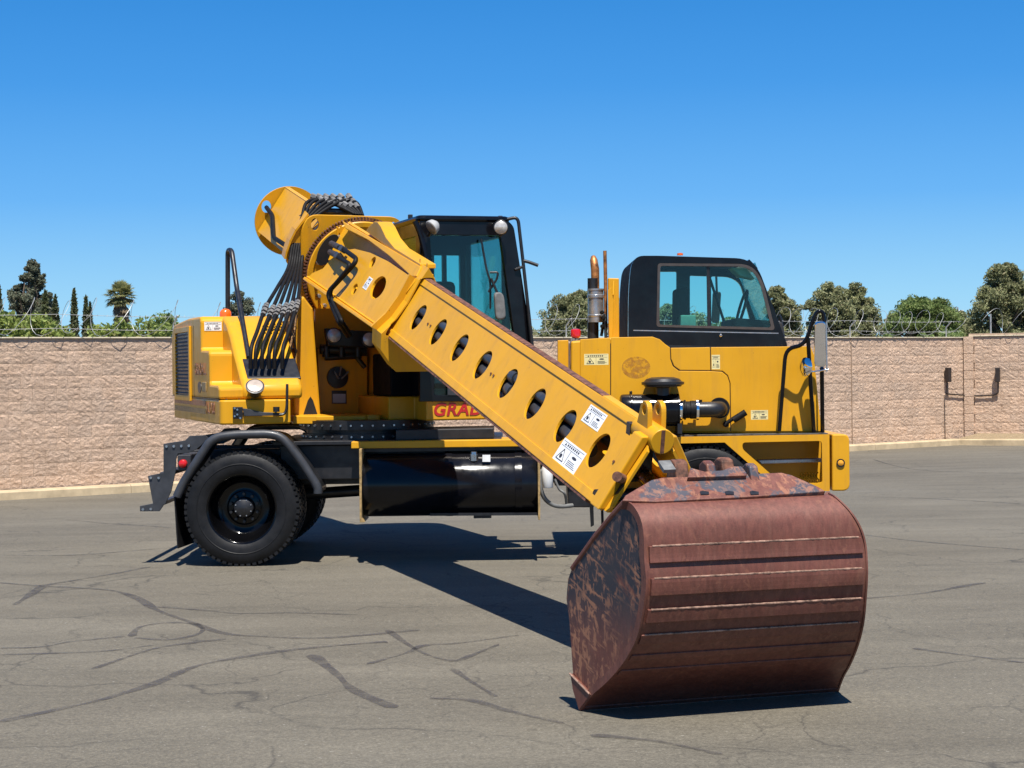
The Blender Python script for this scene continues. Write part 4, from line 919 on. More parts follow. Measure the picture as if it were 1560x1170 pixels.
# side stripes on the base's left face
NL = -r
PLt = u3(-1.5425, 0, 0)
def lf(px, py): return onp(px, py, PLt, r)
def onleft(d0, d1, z0, z1, off=.003): return [u3(-1.54 - off, d, z_) for d, z_ in ((d0, z0), (d1, z0), (d1, z1), (d0, z1))]
mb = MB(); mb.slab(onleft(-2.2, -.05, 1.425, 1.475), NL, .002); P_('red_stripe', mb, FRED, base)
mb = MB(); mb.slab(onleft(-2.2, -.05, 1.35, 1.40), NL, .002); P_('olive_stripe', mb, FOLV, base)
text('lettering', 'XL3100', .155, u3(-1.5432, -.02, 1.36), n, Z, FRED, base, .001, .002, 0)
# engine hood blocks
mb = MB()
def prof_s(mb, pr, s0, s1):
    return mb.slab([u3(s0, d, z_) for d, z_ in pr], NL, s1 - s0)
prof_s(mb, [(.74, 1.50), (.74, 1.60), (.66, 1.625), (.21, 1.63), (.19, 1.66), (.19, 1.915), (.15, 1.945), (-.30, 1.955), (-.32, 1.98), (-.32, 2.235), (-.37, 2.275), (-1.2, 2.28), (-2.2, 2.245), (-2.36, 2.18), (-2.40, 2.10), (-2.40, 1.50)], -1.54, -1.20)
eh = P_('engine_cover', mb, YEL, bevel=.022)
mb = MB(); ubox(mb, -1.33, -1.15, -2.3, -.25, 1.52, 2.10); P_('cover_core', mb, YEL, eh)
# diagonal outer skin that curves down to the base
pr = [(.76, 1.497), (.76, 1.60), (.70, 1.66), (.52, 1.78), (.30, 1.93), (.08, 2.10), (-.12, 2.215), (-.32, 2.276), (-1.2, 2.283), (-2.2, 2.248), (-2.38, 2.1), (-2.38, 1.497)]
mb = MB(); prof_s(mb, pr, -1.33, -.78); P_('cover_slope', mb, YEL, eh, bevel=.03, smooth=25)
mb = MB(); prof_s(mb, [(.40, 1.866), (.53, 1.781), (.675, 1.684), (.66, 1.66), (.38, 1.85)], -1.27, -.775); P_('hose_opening', mb, BLM, eh, bevel=.01)
# louvred grille on the left face
lv = MB(); lv.slab(onleft(-2.0, -1.02, 1.50, 2.16, .004), NL, .003); grille = P_('grille', lv, BLM, eh)
for i in range(17):
    z_ = 1.53 + i * .0365; mb = MB()
    mb.add([u3(-1.545, -1.97, z_), u3(-1.545, -1.05, z_), u3(-1.565, -1.05, z_ + .004), u3(-1.565, -1.97, z_ + .004), u3(-1.545, -1.97, z_ + .016), u3(-1.545, -1.05, z_ + .016)], [(0, 1, 2, 3), (3, 2, 5, 4), (0, 3, 4), (1, 5, 2), (0, 4, 5, 1)])
    P_('slat', mb, DRK, grille)
mb = MB()
for d0, d1, z0, z1 in ((-2.06, -1.985, 1.46, 2.2), (-1.035, -.96, 1.46, 2.2), (-1.983, -1.037, 2.145, 2.2), (-1.983, -1.037, 1.46, 1.515)): mb.slab(onleft(d0, d1, z0, z1, .022), NL, .022)
P_('grille_frame', mb, YEL, grille, bevel=.004)
mb = MB(); mb.slab(onleft(-.80, -.785, 1.5, 2.2, .002), NL, .0015); mb.slab(onleft(-2.4, .72, 1.494, 1.503, .001), NL, .002); P_('panel_seam', mb, BLM, eh)
text('lettering', 'GRADALL', .16, u3(-1.5432, -.72, 1.72), n, Z, FRED, eh, .001, .003, 0)
mb = MB(); p = u3(-1.545, -.42, 1.60); mb.ell(p, NL, Z, .055, .11, .01); P_('door_latch', mb, BLM, eh)
mb = MB(); mb.slab(onleft(-.22, .02, 1.56, 1.65, .012), NL, .012); P_('door_catch', mb, TANW, eh, bevel=.004)
decal('warning_label', up(324.5, 497, -.3165), r, Z, n, .165, .085, eh, 0, WHT)
mb = MB(); p = up(343.5, 479, -.7); p.z = 2.30; mb.lathe(p, Z, [(-.05, .055), (0, .058), (.03, .056), (.055, .035), (.064, 0)], 24); P_('beacon', mb, ORG, smooth=40)
# handrail
mb = MB(); mb.tube(fil([up(347, 483, -.9), up(347, 381, -.9), up(353, 381, -.75), up(361, 440, -.5), up(379, 545, .4)], .06, 6), .024, 10); P_('handrail', mb, BLM, smooth=50)
# round work lamp low on the cover
mb = MB(); p = up(388.5, 588, .86); ax = (n * .72 + Z * .62 - r * .1).normalized()
mb.lathe(p - ax * .06, ax, [(-.06, .04), (-.02, .065), (.04, .082), (.058, .085), (.06, .075), (.05, .07)], 28); lamp = P_('work_lamp', mb, BLM, smooth=40)
mb = MB(); mb.lathe(p - ax * .06, ax, [(.05, .078), (.066, .07), (.07, 0)], 28); P_('lens', mb, simple('pale_lens', (.30, .235, .19), .35, 0, .3, .1, 30), lamp, smooth=40)
# stay arm with hinge on the base front
mb = MB(); su(mb, [(370, 622), (378, 623), (400, 628), (432, 629), (432, 633), (372, 634)], .835, .02); sty = P_('door_stay', mb, DRK, bevel=.004)
mb = MB(); su(mb, [(355, 620), (370, 620), (370, 638), (355, 638)], .83, .02); P_('stay_hinge', mb, BLM, sty, bevel=.003)
mb = MB()
for x, y in ((357.5, 622), (357.5, 634), (361.5, 624), (361.5, 631.5), (366, 637)): mb.cyl(up(x, y, .83), up(x, y, .842), .009, .009, 8)
P_('hinge_bolts', mb, STL, sty)
mb = MB(); mb.tube(fil([up(425, 632, .85), up(433, 631, .85), up(437, 624, .85), up(437.5, 585, .85)], .06, 5), .013, 8); p = up(421, 624, .85); mb.cyl(p - Z * .02, p + Z * .025, .03, .03, 12); P_('stay_handle', mb, BLM, sty, smooth=45)
mb = MB()
for i in range(6): mb.cyl(up(345 + i * 19.3, 608.5, .745), up(345 + i * 19.3, 608.5, .75), .008, .008, 8)
P_('cover_rivets', mb, BLM, eh)

# ---- boom frame helpers: a along the boom, s across it, uu up
TAU = R(31); Vv = U * math.cos(TAU) + r * math.sin(TAU); NF = (-r * math.cos(TAU) + U * math.sin(TAU)).normalized()
WT = .030; SH = WT + .28 * math.sin(TAU)
def ba(a, s_, u_): return P1 + A * a + r * (SH + s_) + U * u_                # s_=0 boom centre plane, u_=0 hole line
def fp(px, py, off=0.): return onp(px, py, P1 + NF * off, NF)
def fav(a, v, off=0.): return P1 + A * a + Vv * v + NF * off
def mir_(p): return p - r * (2 * ((p - P1).dot(r) - SH))
NFM = NF - r * (2 * NF.dot(r))
def pl_a(px, py, a): return onp(px, py, P1 + A * a, A)
# ---- turret frame
tp = rp([(458, 520, 0), (459, 352, 12), (471, 327.5, 14), (601, 331, 8), (612, 338, 8), (612.5, 392, 4), (606, 430, 4), (604, 520, 0)], 8)
c_ring = pl_a(548, 419, -4.42)
hole1 = [pl_a(480 + 6.2 * math.cos(t), 342 + 9.5 * math.sin(t), -4.42) for t in [i * math.pi / 9 for i in range(18)]]
hole2 = [pl_a(599.5 + 4.2 * math.cos(t), 345.5 + 7.5 * math.sin(t), -4.42) for t in [i * math.pi / 9 for i in range(18)]]
mb = MB(); mb.plate([pl_a(x, y, -4.42) for x, y in tp], [hole1, hole2], A, .05); tur = P_('boom_cradle', mb, YEL, bevel=.005)
mb = MB(); sd = [pl_a(x, y, -4.46) for x, y in ((460, 350), (457, 400), (450, 500))]
fl = [(471, 327.5), (463, 338), (452, 352), (444, 368), (438, 385), (436, 395)]
q = [pl_a(x, y, -4.47) for x, y in fl]; q2 = [p + A * -.25 + r * .02 for p in q]
for i in range(len(q) - 1): mb.slab([q[i], q[i + 1], q2[i + 1], q2[i]], (q[i + 1] - q[i]).cross(q2[i] - q[i]).normalized(), .02)
mb.slab([pl_a(x, y, -4.49) for x, y in ((471, 329), (463, 339), (452, 353), (444, 369), (438, 386), (436, 398), (448, 420), (459, 440))], A, .03)
P_('cradle_flange', mb, YEL, tur)
mb = MB()
for i in range(6): p = pl_a(474 + i * 2.6, 349 - i * 2.6, -4.5); mb.tube([p - r * .03 - U * .05, p + r * .05 + U * .04], .006, 6)
P_('cradle_grille', mb, YEL, tur)
mb = MB(); ubox(mb, -.62, .62, -1.75, -1.02, 1.50, 2.25); P_('cradle_housing', mb, YEL, tur, bevel=.02)
# ring gear with teeth
RG = .585
mb = MB(); mb.lathe(c_ring, A, [(.002, RG - .05), (.002, RG - .012), (.05, RG - .012), (.05, RG - .05)], 96, True)
u_, v_ = basis(A)
for i in range(110):
    t = 2 * math.pi * i / 110; e = u_ * math.cos(t) + v_ * math.sin(t); tn = A.cross(e)
    mb.box(c_ring + A * .027 + e * RG, A * .024, e * .018, tn * .0085)
ring = P_('ring_gear', mb, RUSTP, tur, smooth=30)
mb = MB(); mb.lathe(c_ring, A, [(.055, .0), (.055, RG - .03), (.075, RG - .02), (.085, RG - .03), (.085, RG - .075), (.066, RG - .085), (.066, .0)], 72); disc = P_('rotation_disc', mb, YEL, tur, smooth=30)
mb = MB()
for i in range(26):
    t = 2 * math.pi * i / 26; e = u_ * math.cos(t) + v_ * math.sin(t); p = c_ring + A * .07 + e * (RG - .105); mb.cyl(p, p + A * .045, .021, .018, 6)
P_('ring_bolts', mb, SIL, disc)
mb = MB(); p = pl_a(500, 381, -4.30); mb.ell(p, A, (r * .55 + U).normalized(), .175, .085, .02, 32); P_('cavity_opening', mb, simple('cavity_black', (.003, .003, .005), .9), disc)
# turret uprights
for pts, d_ in (([(447, 470), (462, 450), (477, 470), (489, 636), (447, 636)], -.55), ([(577, 505), (602, 540), (601, 630), (575, 630)], -.45)):
    mb = MB(); su(mb, pts, d_, .5); upr = P_('turret_upright', mb, YEL, tur, bevel=.02)
    x0_ = (pts[-1][0] + pts[-2][0]) / 2 + 5
    mb = MB(); su(mb, [(x0_ - 11, 632), (x0_ - 4, 610), (x0_, 604), (x0_ + 4, 610), (x0_ + 11, 632)], d_ + .003, .01); P_('upright_notch', mb, BLM, upr)
mb = MB(); su(mb, [(480, 470), (585, 470), (585, 640), (480, 640)], -.95, .05); P_('turret_back_plate', mb, YEL, tur)
mb = MB(); su(mb, [(484, 532), (560, 532), (560, 634), (484, 634)], -.80, .14); pnl = P_('access_panel', mb, YEL, tur, bevel=.01)
mb = MB(); p = up(514, 575, -.795); mb.lathe(p, n, [(0, .11), (.02, .105), (.025, .05), (.025, 0)], 32); cv = P_('swivel_cover', mb, BLM, pnl, smooth=30)
mb = MB()
for a_, b_ in (((509, 566), (516, 577)), ((520, 558), (517, 572)), ((531, 566), (520, 577))): mb.tube([up(*a_, -.75), up(*b_, -.76)], .009, 6)
P_('grease_line', mb, SIL, cv)
mb = MB(); su(mb, [(505.5, 595), (528, 595), (528, 615), (505.5, 615)], -.796, .006); pl_ = P_('data_plate', mb, BLM, pnl)
mb = MB(); su(mb, [(507, 600), (526.5, 600), (526.5, 613.5), (507, 613.5)], -.7945, .003); P_('data_plate_print', mb, simple('plate_grey', (.4, .42, .46), .5), pl_)
# hydraulic clutter in the shaded bay
mb = MB()
for x0_, y0_, x1_, y1_, r_ in ((488, 532, 558, 535, .05), (495, 545, 550, 542, .03), (540, 540, 556, 560, .025)): mb.tube([up(x0_, y0_, -.72), up(x1_, y1_, -.72)], r_, 12)
for x in (497, 520, 545): p = up(x, 536, -.7); mb.cyl(p - Z * .05, p + Z * .05, .04, .04, 10)
P_('swing_motor', mb, BLM, tur, smooth=40)
for x, y, dd in ((509, 511, -.35), (563, 517, -.35)):
    p = up(x, y, dd); ax = (n + Z * .15).normalized()
    mb = MB(); mb.lathe(p, ax, [(-.10, .03), (-.05, .07), (.0, .078), (.004, .07)], 24); hl = P_('head_lamp', mb, BLM, tur, smooth=40)
    mb = MB(); mb.lathe(p, ax, [(.0, .07), (.014, .06), (.02, 0)], 24); P_('lens', mb, LENS, hl, smooth=50)
mb = MB(); su(mb, [(496, 500), (575, 505), (572, 530), (500, 527)], -.55, .1); P_('lamp_carrier', mb, BLM, tur, bevel=.01)

# ---- outer boom (three-sided tube)
def tri(a0, a1, vt, vb, off, t=.02, holes=None, name='boom_plate', mat=YEL, parent=None, right=True):
    res = []
    L_ = [fav(a0, vb, off), fav(a1, vb, off), fav(a1, vt, off), fav(a0, vt, off)]
    mb = MB(); mb.plate(L_, holes or [], NF, t); res.append(P_(name, mb, mat, parent))
    if right:
        mb = MB(); mb.plate([mir_(p) for p in L_], [[mir_(p) for p in h] for h in (holes or [])], NFM, t); P_(name, mb, mat, res[0])
    lo0 = fav(a0, vb, off - t); lo1 = fav(a1, vb, off - t)
    mb = MB(); mb.slab([lo0, lo1, mir_(lo1), mir_(lo0)], -U, .02); P_('boom_floor', mb, mat, res[0])
    hi0 = fav(a0, vt, off); hi1 = fav(a1, vt, off)
    mb = MB(); mb.slab([hi0 + U * .012, hi1 + U * .012, mir_(hi1) + U * .012, mir_(hi0) + U * .012], U, .025); P_('boom_top', mb, RUSTP if parent is None and name == 'inner_boom' else mat, res[0])
    return res[0]
# rear part behind the ring with end disc
rear = tri(-7.22, -4.55, .285, -.305, .0, .02, name='outer_boom_rear')
mb = MB(); c_end = onp(441, 337, P1 + A * -7.24, A)
dh = [onp(406 + 7.5 * math.cos(t), 315 + 9.5 * math.sin(t), P1 + A * -7.24, A) for t in [i * math.pi / 10 for i in range(20)]]
eu_, ev_ = basis(A)
mb.plate([c_end + (eu_ * math.cos(t) + ev_ * math.sin(t)) * .405 for t in [i * 2 * math.pi / 56 for i in range(56)]], [dh], A, .03)
P_('end_disc', mb, YEL, rear, smooth=30)
mb = MB(); mb.tube(fil([fp(406, 316, .05), fp(415, 328, .06), fp(417, 362, .06), fp(440, 377, .06)], .08), .026, 8); P_('boom_pipe', mb, HOS, rear, smooth=50)
# front part: ring to collar
OF = .035
side = [(466.5, 425), (476, 416), (492, 409), (502, 397), (512, 388), (524, 381.5), (540, 379), (564, 385), (591, 398), (625, 421), (634, 427), (574, 500), (556, 486), (510, 453)]
hl_ = []
for cx, cy, rx, ry, ang in ((567.5, 399.5, 3.4, 9.2, 26), (540, 440.5, 3.4, 9.2, 26), (576, 438, 9.5, 19, 28)):
    h_ = []
    for i in range(24):
        t = 2 * math.pi * i / 24; x = rx * math.cos(t); y = ry * math.sin(t); an = R(ang)
        h_.append(fp(cx + x * math.cos(an) - y * math.sin(an), cy + x * math.sin(an) + y * math.cos(an), OF))
    hl_.append(h_)
mb = MB(); mb.plate([fp(x, y, OF) for x, y in side], hl_, NF, .025); ob = P_('outer_boom', mb, YEL)
mb = MB(); mb.slab([fp(x, y, -.07) for x, y in ((500, 396), (510, 372), (522, 338), (640, 406), (634, 427), (600, 412), (548, 392))], NF, .02); P_('recessed_web', mb, YEL, ob)
mb = MB(); mb.slab([mir_(fp(x, y, OF)) for x, y in ((466.5, 425), (522, 337), (640, 406), (574, 500))], NFM, .025); P_('outer_boom_side', mb, YEL, ob)
mb = MB(); q0, q1 = fp(574, 500, OF), fp(466.5, 425, OF); mb.slab([q1, q0, mir_(q0), mir_(q1)], -U, .03); P_('boom_floor', mb, YEL, ob)
mb = MB()
for (p0, p1) in (((466.5, 425), (574, 500)),): 
    a_, b_ = fp(*p0, OF), fp(*p1, OF); mb.slab([a_ - Vv * .02 + NF * .03, b_ - Vv * .02 + NF * .03, b_ + Vv * .012 + NF * .03, a_ + Vv * .012 + NF * .03], NF, .05)
P_('lower_flange', mb, YEL, ob, bevel=.006)
mb = MB(); mb.slab([fp(x, y, OF + .01) for x, y in ((521, 336), (641, 406), (634, 421), (626, 420.5), (592, 389), (560, 365), (526, 348))], NF, .14); P_('upper_flange', mb, YEL, ob, bevel=.006)
g0 = P1 + r * (SH - .02)
mb = MB(); mb.slab([onp(x, y, g0, r) for x, y in ((557, 352), (562, 345), (570, 337.5), (575, 338), (580, 345), (588, 362), (601, 378), (640, 402), (640, 409), (600, 385))], -r, .14); P_('top_gusset', mb, YEL, ob, bevel=.006)
for x, y in ((513, 346), (518, 344), (545, 346)):
    mb = MB(); mb.slab([pl_a(x + i_, y + j_, -4.33) for i_, j_ in ((0, 0), (3, 0), (3, 18), (0, 18))], A, .06); P_('ring_lug', mb, YEL, ob)
decal('label', fp(560, 431.5, OF + .003), A, Vv, NF, .14, .12, ob, 0, WHT)
# pipes crossing the side face
mb = MB(); off = .11
mb.tube(fil([fp(505, 371, .05), fp(524, 380, off), fp(543, 394, off), fp(540, 402, off), fp(499, 446, off), fp(503, 458, .06), fp(517, 492, .0), fp(530, 512, -.3)], .07), .023, 10)
mb.tube(fil([fp(503, 385, .05), fp(514, 391, off), fp(533, 402, off + .03), fp(530, 410, off + .02), fp(502, 443, off + .02), fp(506, 458, .06), fp(521, 490, .0), fp(534, 510, -.3)], .07), .02, 10)
P_('boom_pipe', mb, HOS, ob, smooth=50)
mb = MB()
for x, y in ((522, 379.5), (515, 390)): 
    p = fp(x, y, off); mb.box(p, A * .05, Vv * .03, NF * .03)
for x, y in ((505, 371), (503, 384)): mb.cyl(fp(x, y, off - .04), fp(x + 12, y + 6, off), .03, .03, 10)
P_('pipe_clamp', mb, DRK, ob, bevel=.005)
# collar at the mouth
CA = -.98
left = [(653, 409), (640, 428), (622, 462), (603, 488), (581, 508.5), (580, 533), (603.5, 566.5)]
lo = [pl_a(x, y, CA) for x, y in left]
so = [((p - P1).dot(r) - SH, (p - P1).dot(U)) for p in lo]
so = [(max(-.62, s_), u_q) for s_, u_q in so]
outl = [ba(CA, s_, u_q) for s_, u_q in so] + [ba(CA, -s_, u_q) for s_, u_q in reversed(so)]
def inn(a, g=.035): return [fav(a, -.30, g), fav(a, .285, g), mir_(fav(a, .285, g)), mir_(fav(a, -.30, g))]
def trih(a, g):
    q = [((p - P1).dot(r) - SH, (p - P1).dot(U)) for p in inn(a, g)]
    return [ba(CA, x, y) for x, y in rp([(x, y, .05) for x, y in q], .05, 4)]
mb = MB(); mb.plate(outl, [trih(CA, .045)], A, .03); col = P_('boom_collar', mb, YEL, ob, bevel=.004)
mb = MB(); B_ = [p - A * .06 for p in outl]
so2 = [(s_ * 1.06 if i not in (0,) else s_, u_q) for i, (s_, u_q) in enumerate(so)]
ring1 = [(s_, u_q) for s_, u_q in so] + [(-s_, u_q) for s_, u_q in reversed(so)]
m_ = len(ring1); vs = []
for a_, k1 in ((CA - .03, 1.0), (CA - .32, 1.0)): vs += [ba(a_, s_ * k1, u_q * k1 - .0) for s_, u_q in ring1]
for a_, k1 in ((CA - .32, .93), (CA - .03, .93)): vs += [ba(a_, s_ * k1, u_q * k1) for s_, u_q in ring1]
fs = []
for k_ in range(4):
    for i in range(m_): fs.append((k_ * m_ + i, k_ * m_ + (i + 1) % m_, ((k_ + 1) % 4) * m_ + (i + 1) % m_, ((k_ + 1) % 4) * m_ + i))
mb.add(vs, fs); P_('collar_band', mb, YEL, col)
mb = MB()
sf = [(s_ * 1.05, u_q * 1.0) for s_, u_q in so[1:]]
vs = [ba(CA - .16, s_, u_q) for s_, u_q in so[1:5]]; ve = [ba(CA - .16, s_ - .05, u_q + .03) for s_, u_q in so[1:5]]
for i in range(3): mb.slab([vs[i], vs[i + 1], ve[i + 1], ve[i]], A, .03)
P_('collar_rib', mb, YEL, col)
# top saddle of the collar
s0_, u0_ = so[0]
for a_ in (CA - .05, CA - .28):
    mb = MB(); mb.slab([ba(a_, x, y) for x, y in ((s0_, u0_ - .05), (-s0_, u0_ - .05), (-s0_ * .8, u0_ + .035), (s0_ * .8, u0_ + .035))], A, .025); P_('collar_saddle', mb, YEL, col)
# ---- inner boom
HC = [(667.2, 505.6), (699.6, 529.6), (735, 555.6), (773.4, 584), (815.5, 615), (861, 648.8), (911.2, 686.2)]
holes = []
for k_ in range(-1, 7):
    a_ = k_ * .6122; rr = .115
    holes.append([fav(a_ + rr * math.cos(t), rr * 1.02 * math.sin(t)) for t in [i * 2 * math.pi / 36 for i in range(36)]])
VT, VB = .285, -.262
L_ = [fav(-1.35, VB), fav(4.20, VB), fav(4.235, VB + .05), fav(4.235, VT - .12), fav(4.15, VT), fav(-1.35, VT)]
mb = MB(); mb.plate(L_, holes, NF, .018); ib = P_('inner_boom', mb, YEL, bevel=.0015)
mb = MB(); mb.plate([mir_(p) for p in L_], [[mir_(p) for p in h] for h in holes], NFM, .018); P_('inner_boom_side', mb, YEL, ib)
mb = MB(); q0, q1 = fav(-1.35, VB, -.018), fav(4.2, VB, -.018); mb.slab([q0, q1, mir_(q1), mir_(q0)], -U, .02); P_('boom_floor', mb, YEL, ib)
mb = MB(); q0, q1 = fav(-1.35, VT, 0) + U * .014, fav(3.3, VT, 0) + U * .014; mb.slab([q0, q1, mir_(q1), mir_(q0)], U, .022); P_('boom_top', mb, RUSTP, ib, bevel=.004)
mb = MB(); q0, q1 = fav(3.305, VT, 0) + U * .012, fav(4.2, VT, 0) + U * .012; mb.slab([q0, q1, mir_(q1), mir_(q0)], U, .022); P_('boom_top', mb, YEL, ib, bevel=.004)
for v0, v1, t_, e in ((VB - .012, VB + .05, .010, 4.16), (VT - .05, VT + .006, .010, 4.1)):
    mb = MB(); q = [fav(-1.35, v0, t_), fav(e, v0, t_), fav(e, v1, t_), fav(-1.35, v1, t_)]; mb.slab(q, NF, .012); P_('edge_strip', mb, YEL, ib, bevel=.004)
    mb = MB(); mb.slab([mir_(p) for p in q], NFM, .012); P_('edge_strip', mb, YEL, ib, bevel=.004)
mb = MB(); q0, q1 = fav(-1.3, VB - .03, .004), fav(3.9, VB - .03, .004); mb.slab([q0, q1, q1 + Vv * .02, q0 + Vv * .02], NF, .05); P_('wear_strip', mb, RUSTP, ib)
# cylinders and pipes inside
for v_q, s_q, r_q, a1 in ((.03, -.10, .042, 3.2), (-.07, -.12, .05, 3.4), (-.0, .02, .06, 3.9)):
    mb = MB(); mb.cyl(ba(-1.3, s_q, v_q), ba(a1, s_q, v_q), r_q, r_q, 16); mb.cyl(ba(1.75, s_q, v_q), ba(1.85, s_q, v_q), r_q * 1.25, r_q * 1.25, 16)
    P_('telescope_cylinder', mb, DRK, ib, smooth=40)
# stickers, pins and specks
decal('label', fp(905, 636.5, .002), A, Vv, NF, .30, .12, ib, 0, WHT)
decal('warning_label', fp(867, 694.5, .002), A, Vv, NF, .40, .155, ib, 0, WHT)
mb = MB()
for x, y in ((652, 493), (656, 496), (748, 569), (752, 572), (935, 703), (942, 709)): mb.cyl(fp(x, y, 0), fp(x, y, .008), .009, .008, 8)
P_('plugs', mb, RUSTP, ib)
# tip: pin head, slot, ears
mb = MB(); p = fp(944, 729, 0); mb.ell(p + NF * .003, NF, A, .07, .028, .003); P_('pin_slot', mb, BLM, ib)
mb = MB(); mb.cyl(fp(951, 731, -.02), fp(940, 726, .10), .03, .03, 16); P_('bucket_pin', mb, RUSTP, ib, smooth=40)
mb = MB(); mb.slab([fp(x, y, .002) for x, y in ((948, 736), (951, 739), (941, 752), (936, 754), (938, 747))], NF, .002); P_('tip_slot', mb, BLM, ib)
def ear(s_):
    base_p = P1 + r * (SH + s_)
    pts = [(988, 668), (988, 648), (990, 638), (996, 632), (1003, 632), (1008, 638), (1009, 650), (1007, 668), (1001, 684)]
    E0 = P1 + A * 4.07 + r * SH + U * .30
    loc = [(-.13, -.12), (-.085, .0), (-.07, .06), (-.035, .10), (.015, .105), (.05, .075), (.06, .02), (.075, -.13)]
    q = [E0 + r * s_ + A * x + U * y for x, y in rp([(x, y, .03) for x, y in loc], .03, 3)]
    h = [E0 + r * s_ + A * (-.005 + .03 * math.cos(t)) + U * (.05 + .03 * math.sin(t)) for t in [i * math.pi / 8 for i in range(16)]]
    mb = MB(); mb.plate(q, [h], -r, .032); P_('tip_ear', mb, YEL, ib, bevel=.006)
ear(-.055); ear(.032)
mb = MB(); p = P1 + A * 4.12 + r * SH + U * .2; mb.cyl(p - A * .2, p + A * .13, .075, .075, 28); P_('tip_tube', mb, YEL, ib, smooth=40, bevel=.005)
mb = MB(); p2_ = p + A * .1305; mb.box(p2_, r * .012, U * .07, A * .002); P_('pin_slot', mb, RUSTP, ib)
for s_ in (-1, 1):
    q0 = ba(4.2, s_ * .05, .22); q1 = ba(4.18, s_ * .30, -.22)
    mb = MB(); mb.slab([q0, q1, q1 + r * s_ * .05, q0 + r * s_ * .06], A, .14); P_('tip_leg', mb, YEL, ib, bevel=.008)
mb = MB(); mb.cyl(ba(4.0, -.30, -.20), ba(4.0, .30, -.20), .05, .05, 16); mb.box(ba(3.9, 0, .05), A * .03, r * .08, U * .18); P_('tip_crosstube', mb, BLM, ib, smooth=40)
mb = MB(); mb.tube([ba(3.6, .0, .0), ba(4.15, .02, -.12), ba(4.45, .02, -.22)], .045, 14); P_('bucket_cylinder_rod', mb, STL, ib, smooth=40)

# ---- bucket
KP = R(13); BL = at(885, 1082, 9.45)
NLb = (r * math.cos(KP) - n * math.sin(KP)).normalized()
def bl(px, py): return onp(px, py, BL, NLb)
outline = [(950, 764), (962, 768), (972, 780), (979, 797), (982, 820), (982.5, 850), (980, 888), (971.5, 926), (958, 967), (942, 1003), (921, 1035), (900, 1057), (885, 1082), (876, 1052), (871.5, 1026), (866, 946), (861.5, 912), (864, 882), (870, 866), (904, 818), (930, 786)]
bp = [((p - BL).dot(n), p.z) for p in [bl(*q) for q in outline]]
def belly(z_):       # the back plate stays close to upright down to knee height before it tucks under
    ks = [(0., 0.), (.12, .02), (.3, .06), (.47, .075), (.66, .035), (.84, 0.), (2., 0.)]
    for (z0_, b0_), (z1_, b1_) in zip(ks, ks[1:]):
        if z0_ <= z_ <= z1_: t = (z_ - z0_) / (z1_ - z0_); t = t * t * (3 - 2 * t); return b0_ + (b1_ - b0_) * t
    return 0.
bp = [(x + belly(y), y) if i < 13 else (x, y) for i, (x, y) in enumerate(bp)]
FB = max(q[0] for q in bp); W0 = 1.19; TK = math.tan(KP)
CB = BL + n * FB; CB = CB + r * ((TK * FB) + W0 / 2); CB.z = 0        # bucket centre line at the back
def bk(fw, s_, z_): return CB + n * (fw - FB) + r * s_ + Z * z_
def hw(fw): return W0 / 2 + TK * (FB - fw)
def nz(z_): t = min(max((z_ - .80) / .30, 0), 1); return .155 * t * t
def hs_b(fw, z_, f_): return -hw(fw) + f_ * (2 * hw(fw) - nz(z_))       # f_ 0 at one side plate, 1 at the other
curve = bp[0:13]
def curve_s(k=4):
    q = spline([Vector((x, 0, y)) for x, y in curve], k); return [(p.x, p.z) for p in q]
cs = curve_s(); m_ = len(cs)
def offs(cs, t):
    out_ = []
    for i, (x, y) in enumerate(cs):
        a_ = cs[max(i - 1, 0)]; b_ = cs[min(i + 1, len(cs) - 1)]; d_ = Vector((b_[0] - a_[0], b_[1] - a_[1])).normalized()
        out_.append((x - d_.y * t, y + d_.x * t))
    return out_
inner = offs(cs, -.022)
chk = offs(cs, .02)[m_ // 2][0] > cs[m_ // 2][0]
sg = 1 if chk else -1
inner = offs(cs, -.022 * sg)
mb = MB(); vs = []
NS = 8
for (x, y), (xi, yi) in zip(cs, inner):
    vs += [bk(x, hs_b(x, y, j / NS), y) for j in range(NS + 1)] + [bk(xi, hs_b(xi, yi, j / NS), yi) for j in range(NS + 1)]
fs = []; K_ = 2 * (NS + 1)
for i in range(m_ - 1):
    for j in range(NS):
        a_ = i * K_ + j; fs.append((a_, a_ + 1, a_ + K_ + 1, a_ + K_)); b_ = a_ + NS + 1; fs.append((b_, b_ + K_, b_ + K_ + 1, b_ + 1))
    for j in (0, NS): a_ = i * K_ + j; fs.append((a_, a_ + K_, a_ + K_ + NS + 1, a_ + NS + 1))
for i in (0, m_ - 1):
    for j in range(NS): a_ = i * K_ + j; fs.append((a_, a_ + 1, a_ + NS + 2, a_ + NS + 1))
mb.add(vs, fs); bucket = P_('bucket', mb, BUCK, smooth=40, label='worn brown ditching bucket with raised wear strips across its back')
